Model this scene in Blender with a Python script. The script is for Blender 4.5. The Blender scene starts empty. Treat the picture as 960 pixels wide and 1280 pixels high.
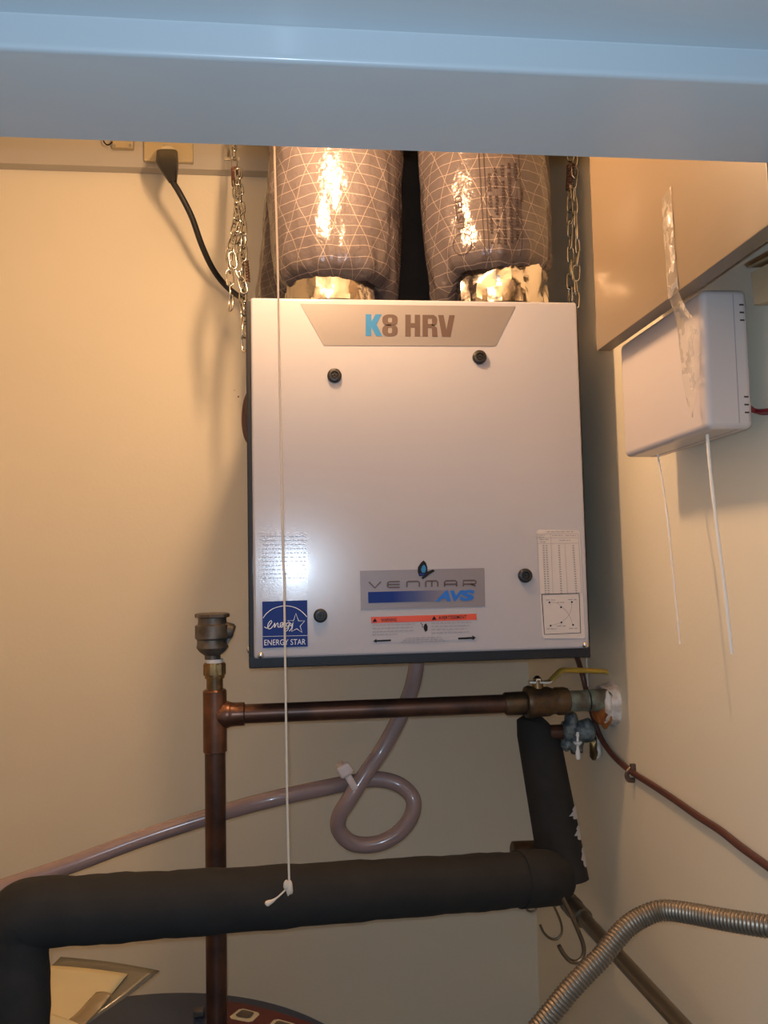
import bpy, bmesh, math, random
import numpy as np
from mathutils import Vector, Matrix, noise

random.seed(7)
PI = math.pi
sc = bpy.context.scene
COL = sc.collection

# ---------------------------------------------------------------- camera
EYE = 1.66                                   # eye height above the floor, metres
F, CX, CY = 1030.0, 480.0, 640.0             # focal length and centre in pixels of the 960x1280 frame
Yw = Vector((-110, 75, F)).normalized()      # world axes seen from the camera (right, down, forward)
_s = -.0134
Xw = Vector((1, _s, (110 - 75 * _s) / F)).normalized()
Zw = Xw.cross(Yw)
cam_d = bpy.data.cameras.new('camera')
cam = bpy.data.objects.new('camera', cam_d)
COL.objects.link(cam)
cam.matrix_world = Matrix(((Xw.x, -Xw.y, -Xw.z, 0), (Yw.x, -Yw.y, -Yw.z, 0), (Zw.x, -Zw.y, -Zw.z, EYE), (0, 0, 0, 1)))
cam_d.sensor_fit = 'HORIZONTAL'
cam_d.sensor_width = 36
cam_d.lens = 36 * F / 960
cam_d.clip_start = .01
sc.camera = cam

# ---------------------------------------------------------------- light and exposure
sc.view_settings.view_transform = 'Standard'
sc.view_settings.look = 'None'
sc.view_settings.gamma = 1
sc.view_settings.use_curve_mapping = False
sc.view_settings.exposure = 0.0
world = bpy.data.worlds.new('world')
sc.world = world
world.use_nodes = True
world.node_tree.nodes['Background'].inputs[0].default_value = (.72, .84, 1, 1)
world.node_tree.nodes['Background'].inputs[1].default_value = .30
LAMP = Vector((.02, 1.0, EYE + .61))
LAMP_COLOR, LAMP_WATTS = (1, .60, .31), 12.3
FLASH_COLOR, FLASH_WATTS = (.62, .80, 1), 11.0
fl = bpy.data.lights.new('camera_flash', 'POINT')
fl.color = FLASH_COLOR
fl.energy = FLASH_WATTS
fl.shadow_soft_size = .006
flo = bpy.data.objects.new('camera_flash', fl)
COL.objects.link(flo)
flo.location = (-.004, -.005, EYE + .012)


# ---------------------------------------------------------------- helpers
def ray(px, py):
    d = Vector((px - CX, py - CY, F))
    return Vector((d.dot(Xw), d.dot(Yw), d.dot(Zw)))


def at(px, py, Y):
    r = ray(px, py)
    r = r * (Y / r.y)
    return Vector((r.x, r.y, r.z + EYE))


def atX(px, py, X):
    r = ray(px, py)
    r = r * (X / r.x)
    return Vector((r.x, r.y, r.z + EYE))


def atP(px, py, p, n):
    r = ray(px, py)
    q = Vector(p) - Vector((0, 0, EYE))
    r = r * (q.dot(n) / r.dot(n))
    return Vector((r.x, r.y, r.z + EYE))


MATS = {}


def mat(name, color, rough=.5, metal=0, bump=0, bscale=50, mottle=0, mscale=8, color2=None, coat=0, spec=.5,
        emit=None, alpha=1, trans=0, bdetail=2, bdist=.001):
    m = bpy.data.materials.new(name)
    m.use_nodes = True
    nt = m.node_tree
    b = nt.nodes['Principled BSDF']
    b.inputs['Base Color'].default_value = (*color, 1)
    b.inputs['Roughness'].default_value = rough
    b.inputs['Metallic'].default_value = metal
    b.inputs['Specular IOR Level'].default_value = spec
    b.inputs['Coat Weight'].default_value = coat
    b.inputs['Coat Roughness'].default_value = .12
    b.inputs['Alpha'].default_value = alpha
    b.inputs['Transmission Weight'].default_value = trans
    if emit:
        b.inputs['Emission Color'].default_value = (*emit[0], 1)
        b.inputs['Emission Strength'].default_value = emit[1]
    tc = nt.nodes.new('ShaderNodeTexCoord')
    if mottle or color2:
        n = nt.nodes.new('ShaderNodeTexNoise')
        n.inputs['Scale'].default_value = mscale
        n.inputs['Detail'].default_value = 5
        nt.links.new(tc.outputs['Object'], n.inputs['Vector'])
        r = nt.nodes.new('ShaderNodeValToRGB')
        c2 = color2 or tuple(c * (1 - mottle) for c in color)
        r.color_ramp.elements[0].position = .38
        r.color_ramp.elements[1].position = .62
        r.color_ramp.elements[0].color = (*c2, 1)
        r.color_ramp.elements[1].color = (*color, 1)
        nt.links.new(n.outputs['Fac'], r.inputs['Fac'])
        nt.links.new(r.outputs['Color'], b.inputs['Base Color'])
    if bump:
        n = nt.nodes.new('ShaderNodeTexNoise')
        n.inputs['Scale'].default_value = bscale
        n.inputs['Detail'].default_value = bdetail
        nt.links.new(tc.outputs['Object'], n.inputs['Vector'])
        bp = nt.nodes.new('ShaderNodeBump')
        bp.inputs['Strength'].default_value = bump
        bp.inputs['Distance'].default_value = bdist
        nt.links.new(n.outputs['Fac'], bp.inputs['Height'])
        nt.links.new(bp.outputs['Normal'], b.inputs['Normal'])
    MATS[name] = m
    return m


def scrim_mat():
    """grey metallised duct jacket with a pale triangular scrim printed through it"""
    m = mat('duct_jacket', (.20, .155, .145), .19, .25, bump=.75, bscale=70, bdetail=4, bdist=.003, spec=.35)
    nt = m.node_tree
    N, L = nt.nodes, nt.links
    b = N['Principled BSDF']
    uv = N.new('ShaderNodeUVMap')
    uv.uv_map = 'UVMap'
    ns = N.new('ShaderNodeTexNoise')
    ns.inputs['Scale'].default_value = 9
    L.new(uv.outputs[0], ns.inputs['Vector'])
    mx = N.new('ShaderNodeVectorMath')
    mx.operation = 'MULTIPLY_ADD'
    mx.inputs[1].default_value = (.022, .022, 0)
    L.new(ns.outputs['Color'], mx.inputs[0])
    L.new(uv.outputs[0], mx.inputs[2])
    last = None
    for ax, ay, sp, w in ((0, 1, .0160, .032), (.90, .43, .037, .014), (-.90, .43, .037, .014)):
        d = N.new('ShaderNodeVectorMath')
        d.operation = 'DOT_PRODUCT'
        d.inputs[1].default_value = (ax / sp, ay / sp, 0)
        L.new(mx.outputs[0], d.inputs[0])
        fr = N.new('ShaderNodeMath'); fr.operation = 'FRACT'
        L.new(d.outputs['Value'], fr.inputs[0])
        lt = N.new('ShaderNodeMath'); lt.operation = 'LESS_THAN'
        lt.inputs[1].default_value = w * 1.7
        L.new(fr.outputs[0], lt.inputs[0])
        if last:
            mm = N.new('ShaderNodeMath'); mm.operation = 'MAXIMUM'
            L.new(last.outputs[0], mm.inputs[0]); L.new(lt.outputs[0], mm.inputs[1])
            last = mm
        else:
            last = lt
    mix = N.new('ShaderNodeMix')
    mix.data_type = 'RGBA'
    mix.inputs[6].default_value = (.105, .088, .092, 1)
    mix.inputs[7].default_value = (.27, .22, .20, 1)
    L.new(last.outputs[0], mix.inputs[0])
    L.new(mix.outputs[2], b.inputs['Base Color'])
    return m


def link(o, parent=None):
    COL.objects.link(o)
    if parent is not None:
        o.parent = parent
        o.matrix_parent_inverse = parent.matrix_world.inverted() if parent.type != 'EMPTY' else Matrix.Translation(-parent.location)
    return o


def part(name, vf, m, parent=None, smooth=True, uv=None, ang=40, label=None, stuff=False):
    """one mesh object out of a list of (verts, faces) pieces"""
    if isinstance(vf, tuple):
        vf = [vf]
    V, Fc = [], []
    for v, f in vf:
        o = len(V)
        V += [tuple(p) for p in v]
        Fc += [tuple(i + o for i in q) for q in f]
    me = bpy.data.meshes.new(name)
    me.from_pydata(V, [], Fc)
    if uv:
        l = me.uv_layers.new(name='UVMap')
        k = 0
        for q in Fc:
            for i in q:
                l.data[k].uv = uv[i]
                k += 1
    me.materials.append(MATS[m] if isinstance(m, str) else m)
    if smooth:
        me.polygons.foreach_set('use_smooth', [True] * len(Fc))
        me.set_sharp_from_angle(angle=math.radians(ang))
    me.update()
    o = bpy.data.objects.new(name, me)
    if smooth and len(Fc) < 400:
        wn = o.modifiers.new('weighted_normals', 'WEIGHTED_NORMAL')
        wn.keep_sharp = True
        wn.weight = 100
    if label:
        o['label'] = label
    if stuff:
        o['kind'] = 'stuff'
    return link(o, parent)


def sub(name, vf, m, parent, **k):
    """a piece under a part mesh (part meshes sit at the origin of their thing)"""
    o = part(name, vf, m, None, **k)
    o.parent = parent
    bpy.context.view_layer.update()
    o.matrix_parent_inverse = parent.matrix_world.inverted()
    return o


def thing(name, label, cat, loc, group=None):
    o = bpy.data.objects.new(name, None)
    COL.objects.link(o)
    o.location = loc
    o.empty_display_size = .05
    o['label'] = label
    o['category'] = cat
    if group:
        o['group'] = group
    bpy.context.view_layer.update()
    return o


def tag(o, label, cat, group=None):
    o['label'] = label
    o['category'] = cat
    if group:
        o['group'] = group
    return o


def struct(name, vf, m, **k):
    o = part(name, vf, m, **k)
    o['kind'] = 'structure'
    return o


def box(x0, y0, z0, x1, y1, z1, r=0, seg=2):
    bm = bmesh.new()
    bmesh.ops.create_cube(bm, size=1)
    for v in bm.verts:
        v.co = Vector(((x0 + x1) / 2 + v.co.x * (x1 - x0), (y0 + y1) / 2 + v.co.y * (y1 - y0), (z0 + z1) / 2 + v.co.z * (z1 - z0)))
    if r:
        bmesh.ops.bevel(bm, geom=bm.edges[:], offset=r, segments=seg, profile=.5, affect='EDGES')
    bm.verts.index_update()
    out = ([v.co.copy() for v in bm.verts], [[v.index for v in f.verts] for f in bm.faces])
    bm.free()
    return out


def xform(vf, M):
    return ([M @ Vector(p) for p in vf[0]], vf[1])


def prism(pts, d):
    """closed polygon of 3-D points extruded by the vector d"""
    n = len(pts)
    d = Vector(d)
    V = [Vector(p) for p in pts] + [Vector(p) + d for p in pts]
    return (V, [list(range(n))[::-1], list(range(n, 2 * n))] + [[i, (i + 1) % n, (i + 1) % n + n, i + n] for i in range(n)])


def catmull(P, n=8, closed=False):
    P = [Vector(p) for p in P]
    if len(P) < 3 and not closed:
        return [P[0].lerp(P[-1], i / n) for i in range(n + 1)]
    out = []
    N = len(P)
    rng = range(N if closed else N - 1)
    for i in rng:
        a = P[(i - 1) % N] if closed or i > 0 else P[0] * 2 - P[1]
        b, c = P[i], P[(i + 1) % N]
        d = P[(i + 2) % N] if closed or i + 2 < N else P[-1] * 2 - P[-2]
        for k in range(n):
            t = k / n
            out.append(.5 * ((2 * b) + (c - a) * t + (2 * a - 5 * b + 4 * c - d) * t * t + (3 * b - a - 3 * c + d) * t ** 3))
    if not closed:
        out.append(P[-1])
    return out


def sweep(path, rad, seg=12, closed=False, cap=True, flat=1.0, up=None):
    """round tube along a path; rad is a number or a function of (index, arc length, total)"""
    P = [Vector(p) for p in path]
    n = len(P)
    L = [0]
    for i in range(1, n):
        L.append(L[-1] + (P[i] - P[i - 1]).length)
    T = []
    for i in range(n):
        a = P[(i - 1) % n] if closed or i > 0 else P[i]
        b = P[(i + 1) % n] if closed or i < n - 1 else P[i]
        T.append((b - a).normalized())
    ref = Vector(up) if up else (Vector((0, 0, 1)) if abs(T[0].z) < .9 else Vector((0, 1, 0)))
    N = (ref - T[0] * ref.dot(T[0])).normalized()
    V, Fc = [], []
    for i in range(n):
        N = (N - T[i] * N.dot(T[i]))
        N.normalize()
        B = T[i].cross(N)
        r = rad(i, L[i], L[-1]) if callable(rad) else rad
        for k in range(seg):
            a = 2 * PI * k / seg
            V.append(P[i] + N * (r * math.cos(a)) + B * (r * flat * math.sin(a)))
    for i in range(n if closed else n - 1):
        j = (i + 1) % n
        for k in range(seg):
            l = (k + 1) % seg
            Fc.append([i * seg + k, i * seg + l, j * seg + l, j * seg + k])
    if cap and not closed:
        Fc.append(list(range(seg))[::-1])
        Fc.append([(n - 1) * seg + k for k in range(seg)])
    return (V, Fc)


def lathe(o, d, prof, seg=24, ref=None, rot=0):
    """profile of (distance along d, radius) turned about the axis o,d"""
    o, d = Vector(o), Vector(d).normalized()
    ref = Vector(ref) if ref else (Vector((0, 0, 1)) if abs(d.z) < .9 else Vector((1, 0, 0)))
    N = (ref - d * ref.dot(d)).normalized()
    B = d.cross(N)
    V, Fc = [], []
    for t, r in prof:
        for k in range(seg):
            a = 2 * PI * (k + rot) / seg
            V.append(o + d * t + N * (r * math.cos(a)) + B * (r * math.sin(a)))
    for i in range(len(prof) - 1):
        for k in range(seg):
            l = (k + 1) % seg
            Fc.append([i * seg + k, i * seg + l, (i + 1) * seg + l, (i + 1) * seg + k])
    Fc.append(list(range(seg))[::-1])
    Fc.append([(len(prof) - 1) * seg + k for k in range(seg)])
    return (V, Fc)


def lump(c, s, seed, n=14, m=10):
    V, Fc = [], []
    for i in range(m + 1):
        for k in range(n):
            ph, th = PI * i / m, 2 * PI * k / n
            d = Vector((math.sin(ph) * math.cos(th), math.sin(ph) * math.sin(th), math.cos(ph)))
            r = 1 + .35 * noise.noise(d * 1.8 + Vector((seed, 0, 0)))
            V.append(Vector(c) + Vector((d.x * s[0] * r, d.y * s[1] * r, d.z * s[2] * r)))
    for i in range(m):
        for k in range(n):
            l = (k + 1) % n
            Fc.append([i * n + k, (i + 1) * n + k, (i + 1) * n + l, i * n + l])
    return (V, Fc)



_tc = {}


def text_shape(s, off=0.0, spacing=1.0):
    """flat filled letters as (verts in 0..1 x 0..1, faces)"""
    key = (s, off, spacing)
    if key in _tc:
        return _tc[key]
    cu = bpy.data.curves.new('lettering', 'FONT')
    cu.body = s
    cu.offset = off
    cu.space_character = spacing
    cu.resolution_u = 3
    o = bpy.data.objects.new('lettering', cu)
    COL.objects.link(o)
    bpy.context.view_layer.update()
    dg = bpy.context.evaluated_depsgraph_get()
    me = o.evaluated_get(dg).to_mesh()
    V = [(v.co.x, v.co.y) for v in me.vertices]
    Fc = [list(p.vertices) for p in me.polygons]
    o.evaluated_get(dg).to_mesh_clear()
    bpy.data.objects.remove(o)
    bpy.data.curves.remove(cu)
    x0, x1 = min(p[0] for p in V), max(p[0] for p in V)
    y0, y1 = min(p[1] for p in V), max(p[1] for p in V)
    V = [((x - x0) / (x1 - x0), (y - y0) / (y1 - y0)) for x, y in V]
    _tc[key] = (V, Fc)
    return _tc[key]


def quad_text(s, q, off=0.0, spacing=1.0, shear=0.0):
    """letters fitted to four corners: bottom left, bottom right, top right, top left"""
    V, Fc = text_shape(s, off, spacing)
    a, b, c, d = [Vector(p) for p in q]
    return ([(a.lerp(b, x + shear * y)).lerp(d.lerp(c, x + shear * y), y) for x, y in V], Fc)


def stroke(P, w, n, h=.0004, closed=False):
    """a painted line: flat ribbon of width w along points in the plane with normal n"""
    P = [Vector(p) for p in P]
    n = Vector(n)
    N = len(P)
    V, Fc = [], []
    for i in range(N):
        a = P[(i - 1) % N] if closed or i else P[i]
        b = P[(i + 1) % N] if closed or i < N - 1 else P[i]
        t = (b - a).normalized()
        s = n.cross(t).normalized()
        V += [P[i] + s * w / 2, P[i] - s * w / 2]
    for i in range(N if closed else N - 1):
        j = (i + 1) % N
        Fc.append([2 * i, 2 * j, 2 * j + 1, 2 * i + 1])
    return (V, Fc)


# ---------------------------------------------------------------- materials
mat('wall_paint', (.80, .73, .58), .55, bump=.25, bscale=140, mottle=.03, mscale=3)
mat('ceiling_paint', (.80, .78, .72), .7, bump=.2, bscale=90)
mat('frame_paint', (.52, .59, .63), .35, bump=.12, bscale=120, coat=.2)
mat('floor_concrete', (.32, .31, .29), .8, bump=.3, bscale=30, mottle=.2)
mat('nailer_paint', (.46, .43, .38), .5, bump=.2, bscale=60)
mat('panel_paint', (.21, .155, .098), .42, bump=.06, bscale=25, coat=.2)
mat('panel_edge', (.42, .37, .32), .5)
mat('door_enamel', (.41, .41, .46), .19, bump=.17, bscale=800, bdist=.0006, coat=.35)
mat('black_metal', (.014, .015, .019), .42, bump=.6, bscale=500, coat=.05, spec=.35)
mat('black_plastic', (.012, .012, .014), .42, coat=.1)
mat('rubber_black', (.015, .015, .016), .55)
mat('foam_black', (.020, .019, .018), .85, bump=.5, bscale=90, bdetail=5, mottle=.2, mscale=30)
mat('foam_torn', (.62, .60, .58), .7)
mat('foil', (.62, .57, .52), .20, 1.0, bump=.35, bscale=60, bdetail=4, bdist=.003)
mat('plate_silver', (.24, .225, .23), .42, .25, bump=.1, bscale=300)
mat('brand_grey', (.23, .21, .23), .42, .2)
mat('ink_brown', (.085, .055, .048), .45)
mat('ink_cyan', (.01, .17, .42), .4)
mat('ink_blue', (.005, .028, .20), .5, spec=.25)
mat('ink_bright', (.01, .13, .55), .4)
mat('ink_black', (.012, .012, .014), .6, spec=.2)
mat('duct_ink', (.035, .022, .02), .6, spec=.2)
mat('ink_grey', (.30, .28, .29), .6)
mat('ink_white', (.78, .80, .86), .4)
mat('ink_red', (.62, .075, .03), .45)
mat('label_white', (.56, .52, .51), .5)
mat('label_clear', (.38, .365, .40), .15, bump=.17, bscale=800, bdist=.0006, coat=.4)
mat('steel', (.62, .60, .56), .22, 1.0, bump=.15, bscale=60)
mat('zinc', (.66, .62, .54), .28, 1.0, bump=.3, bscale=200)
mat('spring_rust', (.20, .10, .07), .5, .5)
mat('copper', (.15, .072, .048), .36, .7, bump=.12, bscale=60, color2=(.08, .048, .038), mscale=22)
mat('copper_bright', (.24, .11, .065), .32, .8, color2=(.13, .065, .045), mscale=30)
mat('brass', (.30, .19, .07), .38, .8, bump=.25, bscale=80, color2=(.13, .085, .05), mscale=40)
mat('brass_dark', (.15, .095, .05), .45, .7, bump=.3, bscale=90, color2=(.07, .05, .035), mscale=35)
mat('bronze_grey', (.17, .145, .12), .5, .5, bump=.4, bscale=120, color2=(.09, .075, .06), mscale=50)
mat('verdigris', (.22, .27, .22), .6, .25, bump=.4, bscale=120, color2=(.12, .10, .07), mscale=45)
mat('blue_corrosion', (.24, .27, .26), .6, .2, bump=.6, bscale=110, color2=(.05, .065, .075), mscale=75)
mat('solder', (.40, .38, .34), .4, .8)
mat('teflon', (.80, .80, .78), .6)
mat('lever_yellow', (.66, .44, .06), .42, bump=.1, bscale=90, color2=(.50, .36, .08), mscale=60)
mat('plaster', (.80, .76, .72), .7, bump=.6, bscale=90, color2=(.55, .44, .36), mscale=60)
mat('rust_foam', (.42, .15, .03), .75, bump=.7, bscale=120, color2=(.34, .09, .02), mscale=90)
mat('white_plastic', (.56, .50, .48), .32, coat=.15)
mat('slot_dark', (.05, .035, .03), .7)
mat('tube_vinyl', (.37, .265, .255), .25, coat=.5, mottle=.1, mscale=14, alpha=.9)
mat('tie_white', (.74, .62, .58), .4)
mat('cord_cotton', (.74, .60, .46), .8, bump=.6, bscale=500)
mat('string_white', (.78, .72, .64), .7)
mat('cable_brown', (.10, .035, .025), .4, coat=.2)
mat('clip_metal', (.16, .11, .09), .4, .7)
mat('red_wire', (.22, .015, .025), .35)
mat('conduit_steel', (.27, .225, .175), .40, .85, bump=.1, bscale=80)
mat('tube_grey', (.20, .17, .13), .30, .75, bump=.1, bscale=60)
mat('hook_steel', (.26, .20, .14), .32, .9)
mat('tank_blue', (.016, .032, .075), .38, bump=.1, bscale=30, coat=.2)
mat('tank_body', (.30, .32, .34), .4)
mat('label_red', (.10, .018, .016), .45)
mat('cream', (.60, .54, .38), .5)
mat('paper', (.72, .58, .30), .6, bump=.2, bscale=10, mottle=.06, mscale=12)
mat('sleeve_plastic', (.42, .30, .15), .25, coat=.6, alpha=.65)
mat('sleeve_dark', (.16, .14, .09), .3, coat=.5)
mat('outlet_metal', (.52, .44, .28), .4, .3)
mat('wood', (.56, .44, .27), .6, bump=.3, bscale=40, mottle=.15, mscale=20)
mat('tape_clear', (.80, .72, .62), .12, bump=.9, bscale=45, bdetail=4, bdist=.006, alpha=.34, coat=.8)
mat('bulb_glass', (1, .9, .7), .3, emit=(LAMP_COLOR, 30.0))
mat('porcelain', (.85, .85, .82), .25, coat=.4)
mat('nail_rust', (.22, .09, .05), .6)
scrim_mat()

# ---------------------------------------------------------------- setting
XR, YB, XL, ZC = .514, 1.82, -.95, EYE + 1.0
FS = .93
YF = .70 * FS                                         # inner face of the closet's front wall
ZH = EYE + .371 * FS                                  # underside of the door head
JL, JR = -.47, .465                              # jamb faces
struct('floor', box(-2.2, -2.0, -.05, 2.2, YB + .1, 0), 'floor_concrete', smooth=False)
struct('ceiling', box(XL - .1, YF - .12, ZC, XR + .1, YB + .1, ZC + .08), 'ceiling_paint', smooth=False)
struct('wall_back', box(XL - .1, YB, 0, XR + .1, YB + .1, ZC), 'wall_paint', smooth=False)
struct('wall_right', box(XR, YF - .02, 0, XR + .1, YB, ZC), 'wall_paint', smooth=False)
struct('wall_left', box(XL - .1, YF - .02, 0, XL, YB, ZC), 'wall_paint', smooth=False)
struct('wall_front', [box(-2.2, .55, 0, JL - .02, YF - .01, 2.6), box(JR + .02, .55, 0, 2.2, YF - .01, 2.6),
                      box(-2.2, .55, ZH + .07, 2.2, YF - .01, ZC + .1)], 'wall_paint', smooth=False)


def frame_profile(to3, a, b):
    """pressed door frame section (depth, height) carried from a to b"""
    r = .0045
    P = [(.578 + r, 0), (.578 + r * .4, r * .12), (.578 + r * .1, r * .45), (.578, r), (.578, .0245), (.5775, .026), (.505, .026), (.503, .028), (.503, .085), (.70, .085), (.70, 0)]
    A = [to3(y * FS, z * FS, a) for y, z in P]
    B = [to3(y * FS, z * FS, b) for y, z in P]
    n = len(P)
    return (A + B, [list(range(n)), list(range(n, 2 * n))[::-1]] + [[i, i + n, (i + 1) % n + n, (i + 1) % n] for i in range(n)])


struct('trim_1', frame_profile(lambda y, z, t: Vector((t, y, ZH + z)), JL - .085, JR + .085), 'frame_paint', ang=50)
struct('trim_2', frame_profile(lambda y, z, t: Vector((JL - z, y, t)), 0, ZH + .02), 'frame_paint', ang=50)
struct('trim_3', frame_profile(lambda y, z, t: Vector((JR + z, y, t)), 0, ZH + .02), 'frame_paint', ang=50)

# painted nailer strip along the top of the back wall, electrical box and bracket on it
NY = 1.79
zb = at(170, 209, NY).z
struct('trim_4', box(XL, NY, zb, .12, YB, ZC, .002), 'nailer_paint')

ob = thing('outlet_box', 'metal electrical box with a black plug, on the strip atop the back wall', 'outlet', at(212, 195, NY))
c0, c1 = at(181, 204, NY), at(242, 207, NY)
part('cover_plate', box(c0.x, NY - .012, c0.z, c1.x, NY, c0.z + .10, .002), 'outlet_metal', ob)
q = at(210, 196, NY - .012)
part('receptacle', lathe((q.x, NY - .012, q.z + .004), (0, -1, 0), [(0, .019), (.004, .019), (.005, .017)], 24), 'cream', ob)
q = at(206, 182, NY - .013)
part('screw', lathe((q.x, NY - .012, q.z), (0, -1, 0), [(0, .004), (.002, .0035)], 12), 'steel', ob)

# black power cord with its moulded plug
pc = thing('power_cord', 'black power cord with moulded plug, running down to the white ventilation unit', 'cord', at(208, 210, 1.66))
pv = []
y0 = NY - .017
sec = [((196, 190), (222, 190), y0, .013), ((195, 204), (223, 204), y0 - .080, .018), ((203, 217), (222, 216), y0 - .105, .013), ((211, 228), (221, 227), y0 - .115, .006)]
rings = []
for (a, b, Y, h) in sec:
    A, B = at(*a, Y), at(*b, Y)
    m = (A + B) / 2
    hw = (B - A).length / 2
    for k in range(16):
        an = 2 * PI * k / 16
        cc, ss = math.cos(an), math.sin(an)
        rings.append(m + (B - A).normalized() * hw * math.copysign(abs(cc) ** .6, cc) + Vector((0, h * math.copysign(abs(ss) ** .6, ss), 0)))
fc = [[i * 16 + k, i * 16 + (k + 1) % 16, (i + 1) * 16 + (k + 1) % 16, (i + 1) * 16 + k] for i in range(3) for k in range(16)]
fc += [list(range(16))[::-1], [48 + k for k in range(16)]]
part('plug', [(rings, fc)], 'black_plastic', pc)
cp = [at(215, 226, 1.66), at(226, 244, 1.66), at(240, 272, 1.68), at(252, 306, 1.71), at(266, 336, 1.745), at(283, 358, 1.775), at(303, 374, 1.77), at(326, 392, 1.71)]
part('cable', sweep(catmull(cp, 6), .0062, 10), 'rubber_black', pc)

jb = thing('junction_bracket', 'small metal bracket with a wire loop left of the plugged outlet box', 'bracket', at(155, 185, NY))
a, b = at(141, 188, NY), at(168, 189, NY)
part('plate', box(a.x, NY - .014, a.z, b.x, NY, a.z + .05, .003), 'outlet_metal', jb)
part('wire_loop', sweep(catmull([at(128, 172, NY - .012), at(131, 179, NY - .02), at(136, 181, NY - .02), at(142, 176, NY - .01)], 5), .0015, 6), 'ink_black', jb)
for i, (px, py) in enumerate(((143, 182), (163, 182))):
    q = at(px, py, NY - .014)
    part('screw', lathe(q, (0, -1, 0), [(0, .0035), (.002, .003)], 10), 'steel', jb)

# ---------------------------------------------------------------- overhead lamp and its pull cord (the lamp itself hangs above the frame)
lp = thing('ceiling_lamp', 'bare bulb in a porcelain lampholder on the closet ceiling, above the frame', 'lamp', (LAMP.x, LAMP.y, ZC))
part('lampholder', lathe((LAMP.x, LAMP.y, ZC), (0, 0, -1), [(0, .055), (.012, .056), (.03, .042), (.06, .026), (ZC - LAMP.z - .095, .024), (ZC - LAMP.z - .094, .018)], 32), 'porcelain', lp)
bulb = part('bulb', lathe((LAMP.x, LAMP.y, LAMP.z + .095), (0, 0, -1), [(0, .012), (.030, .013), (.060, .017), (.085, .022), (.105, .024), (.122, .019), (.131, .009), (.133, .002)], 24), 'bulb_glass', lp)
LB = bulb.data.materials[0].node_tree.nodes['Principled BSDF']
LB.inputs['Emission Strength'].default_value = LAMP_WATTS * 28.0

pcx = thing('pull_cord', 'thin cotton lamp pull cord hanging in front of the white ventilation unit', 'cord', at(361, 1108, .95))
top = at(343, 186, .95)
cpts = [Vector((LAMP.x - .026, LAMP.y, LAMP.z + .11)), Vector((LAMP.x - .045, .95, LAMP.z + .09)), Vector((-.018, .95, EYE + .56)), top, at(347, 330, .95), at(350, 500, .95), at(353.5, 690, .95), at(355, 720, .95), at(356.5, 830, .95), at(359, 1000, .95), at(361.5, 1104, .95)]
part('cord', sweep(catmull(cpts, 8), .0013, 8), 'cord_cotton', pcx)
part('knot', [lump(at(361.5, 1110, .949), (.0042, .004, .0075), 3, 12, 8), lump(at(358, 1106, .948), (.0035, .003, .005), 6, 10, 8)], 'cord_cotton', pcx)
part('frayed_end', sweep(catmull([at(359, 1110, .95), at(350, 1119, .947), at(341, 1126, .945), at(335, 1129, .945), at(333, 1131, .945)], 5), lambda i, s, L: .0010 + .0026 * max(0, (s / L - .55)) / .45 * (1 if s / L < .97 else .6), 8), 'cord_cotton', pcx)

# ---------------------------------------------------------------- ventilation unit
BX0, BX1, BZ0, BZ1, BY = -.0625, .4410, EYE - .1245, EYE + .409, 1.22
hv = thing('ventilation_unit', 'white box shaped air exchanger with a black metal case, hanging in the closet', 'ventilator', ((BX0 + BX1) / 2, 1.42, BZ0))
part('case', [box(BX0 - .007, BY + .021, BZ0 - .013, BX1 + .003, 1.60, BZ1 + .001, .002)], 'black_metal', hv)
part('case_flange', [box(BX0 - .0075, BY + .006, BZ0 - .0145, BX1 + .0035, BY + .021, BZ0 + .003, .002),
                     box(BX0 - .0075, BY + .006, BZ0, BX0 + .003, BY + .021, BZ1, .002),
                     box(BX1 - .003, BY + .006, BZ0, BX1 + .0035, BY + .021, BZ1, .002)], 'black_metal', hv)
dp = part('door_panel', box(BX0, BY, BZ0, BX1, BY + .019, BZ1 + .002, .0038, 4), 'door_enamel', hv, smooth=False, label='pale grey enamelled front panel')
NRM = (0, -1, 0)


def fp(px, py, d=.0006):
    return at(px, py, BY) + Vector((0, -d, 0))


def slab(name, pts, m, parent, d=.0006, th=.0006, **k):
    P = [fp(x, y, d) for x, y in pts]
    return part(name, prism(P, (0, th, 0)), m, parent, smooth=False, **k)


def slab_sub(name, pts, m, parent, d=.0006, th=.0003, **k):
    P = [fp(x, y, d) for x, y in pts]
    return sub(name, prism(P, (0, th, 0)), m, parent, smooth=False, **k)


def tsub(name, texts, m, parent, d=.0012, **k):
    """texts: list of (string, (x0,y0,x1,y1) of the left edge top, right edge top drop..., kwargs)"""
    vf = []
    for s, (xl, yt, xr, yb, sl), kw in texts:
        q = [fp(xl, yb, d), fp(xr, yb + sl * (xr - xl), d), fp(xr, yt + sl * (xr - xl), d), fp(xl, yt, d)]
        vf.append(quad_text(s, q, **kw))
    return sub(name, vf, m, parent, smooth=False, **k)


def dashes(rows, seed=1, h=1.0, d=.0011, fill=.85):
    """illegible small print: short bars"""
    rnd = random.Random(seed)
    vf = []
    for (x0, y0, x1, sl) in rows:
        x = x0
        while x < x1 - 1:
            w = rnd.uniform(2.0, 6.5)
            w = min(w, x1 - x)
            P = [(x, y0 + sl * (x - x0)), (x + w * fill, y0 + sl * (x + w - x0)), (x + w * fill, y0 + h + sl * (x + w - x0)), (x, y0 + h + sl * (x - x0))]
            vf.append(prism([fp(*p, d) for p in P], (0, .0002, 0)))
            x += w + .6
    return vf


# name plate
npl = slab('name_plate', [(375.5, 380.5), (376, 380), (643.5, 383.2), (644, 384), (619.5, 432.5), (618.5, 433), (405.5, 432), (404.5, 431.5)], 'plate_silver', hv, d=.0008, label='grey trapezoid plate reading K8 HRV')


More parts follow.
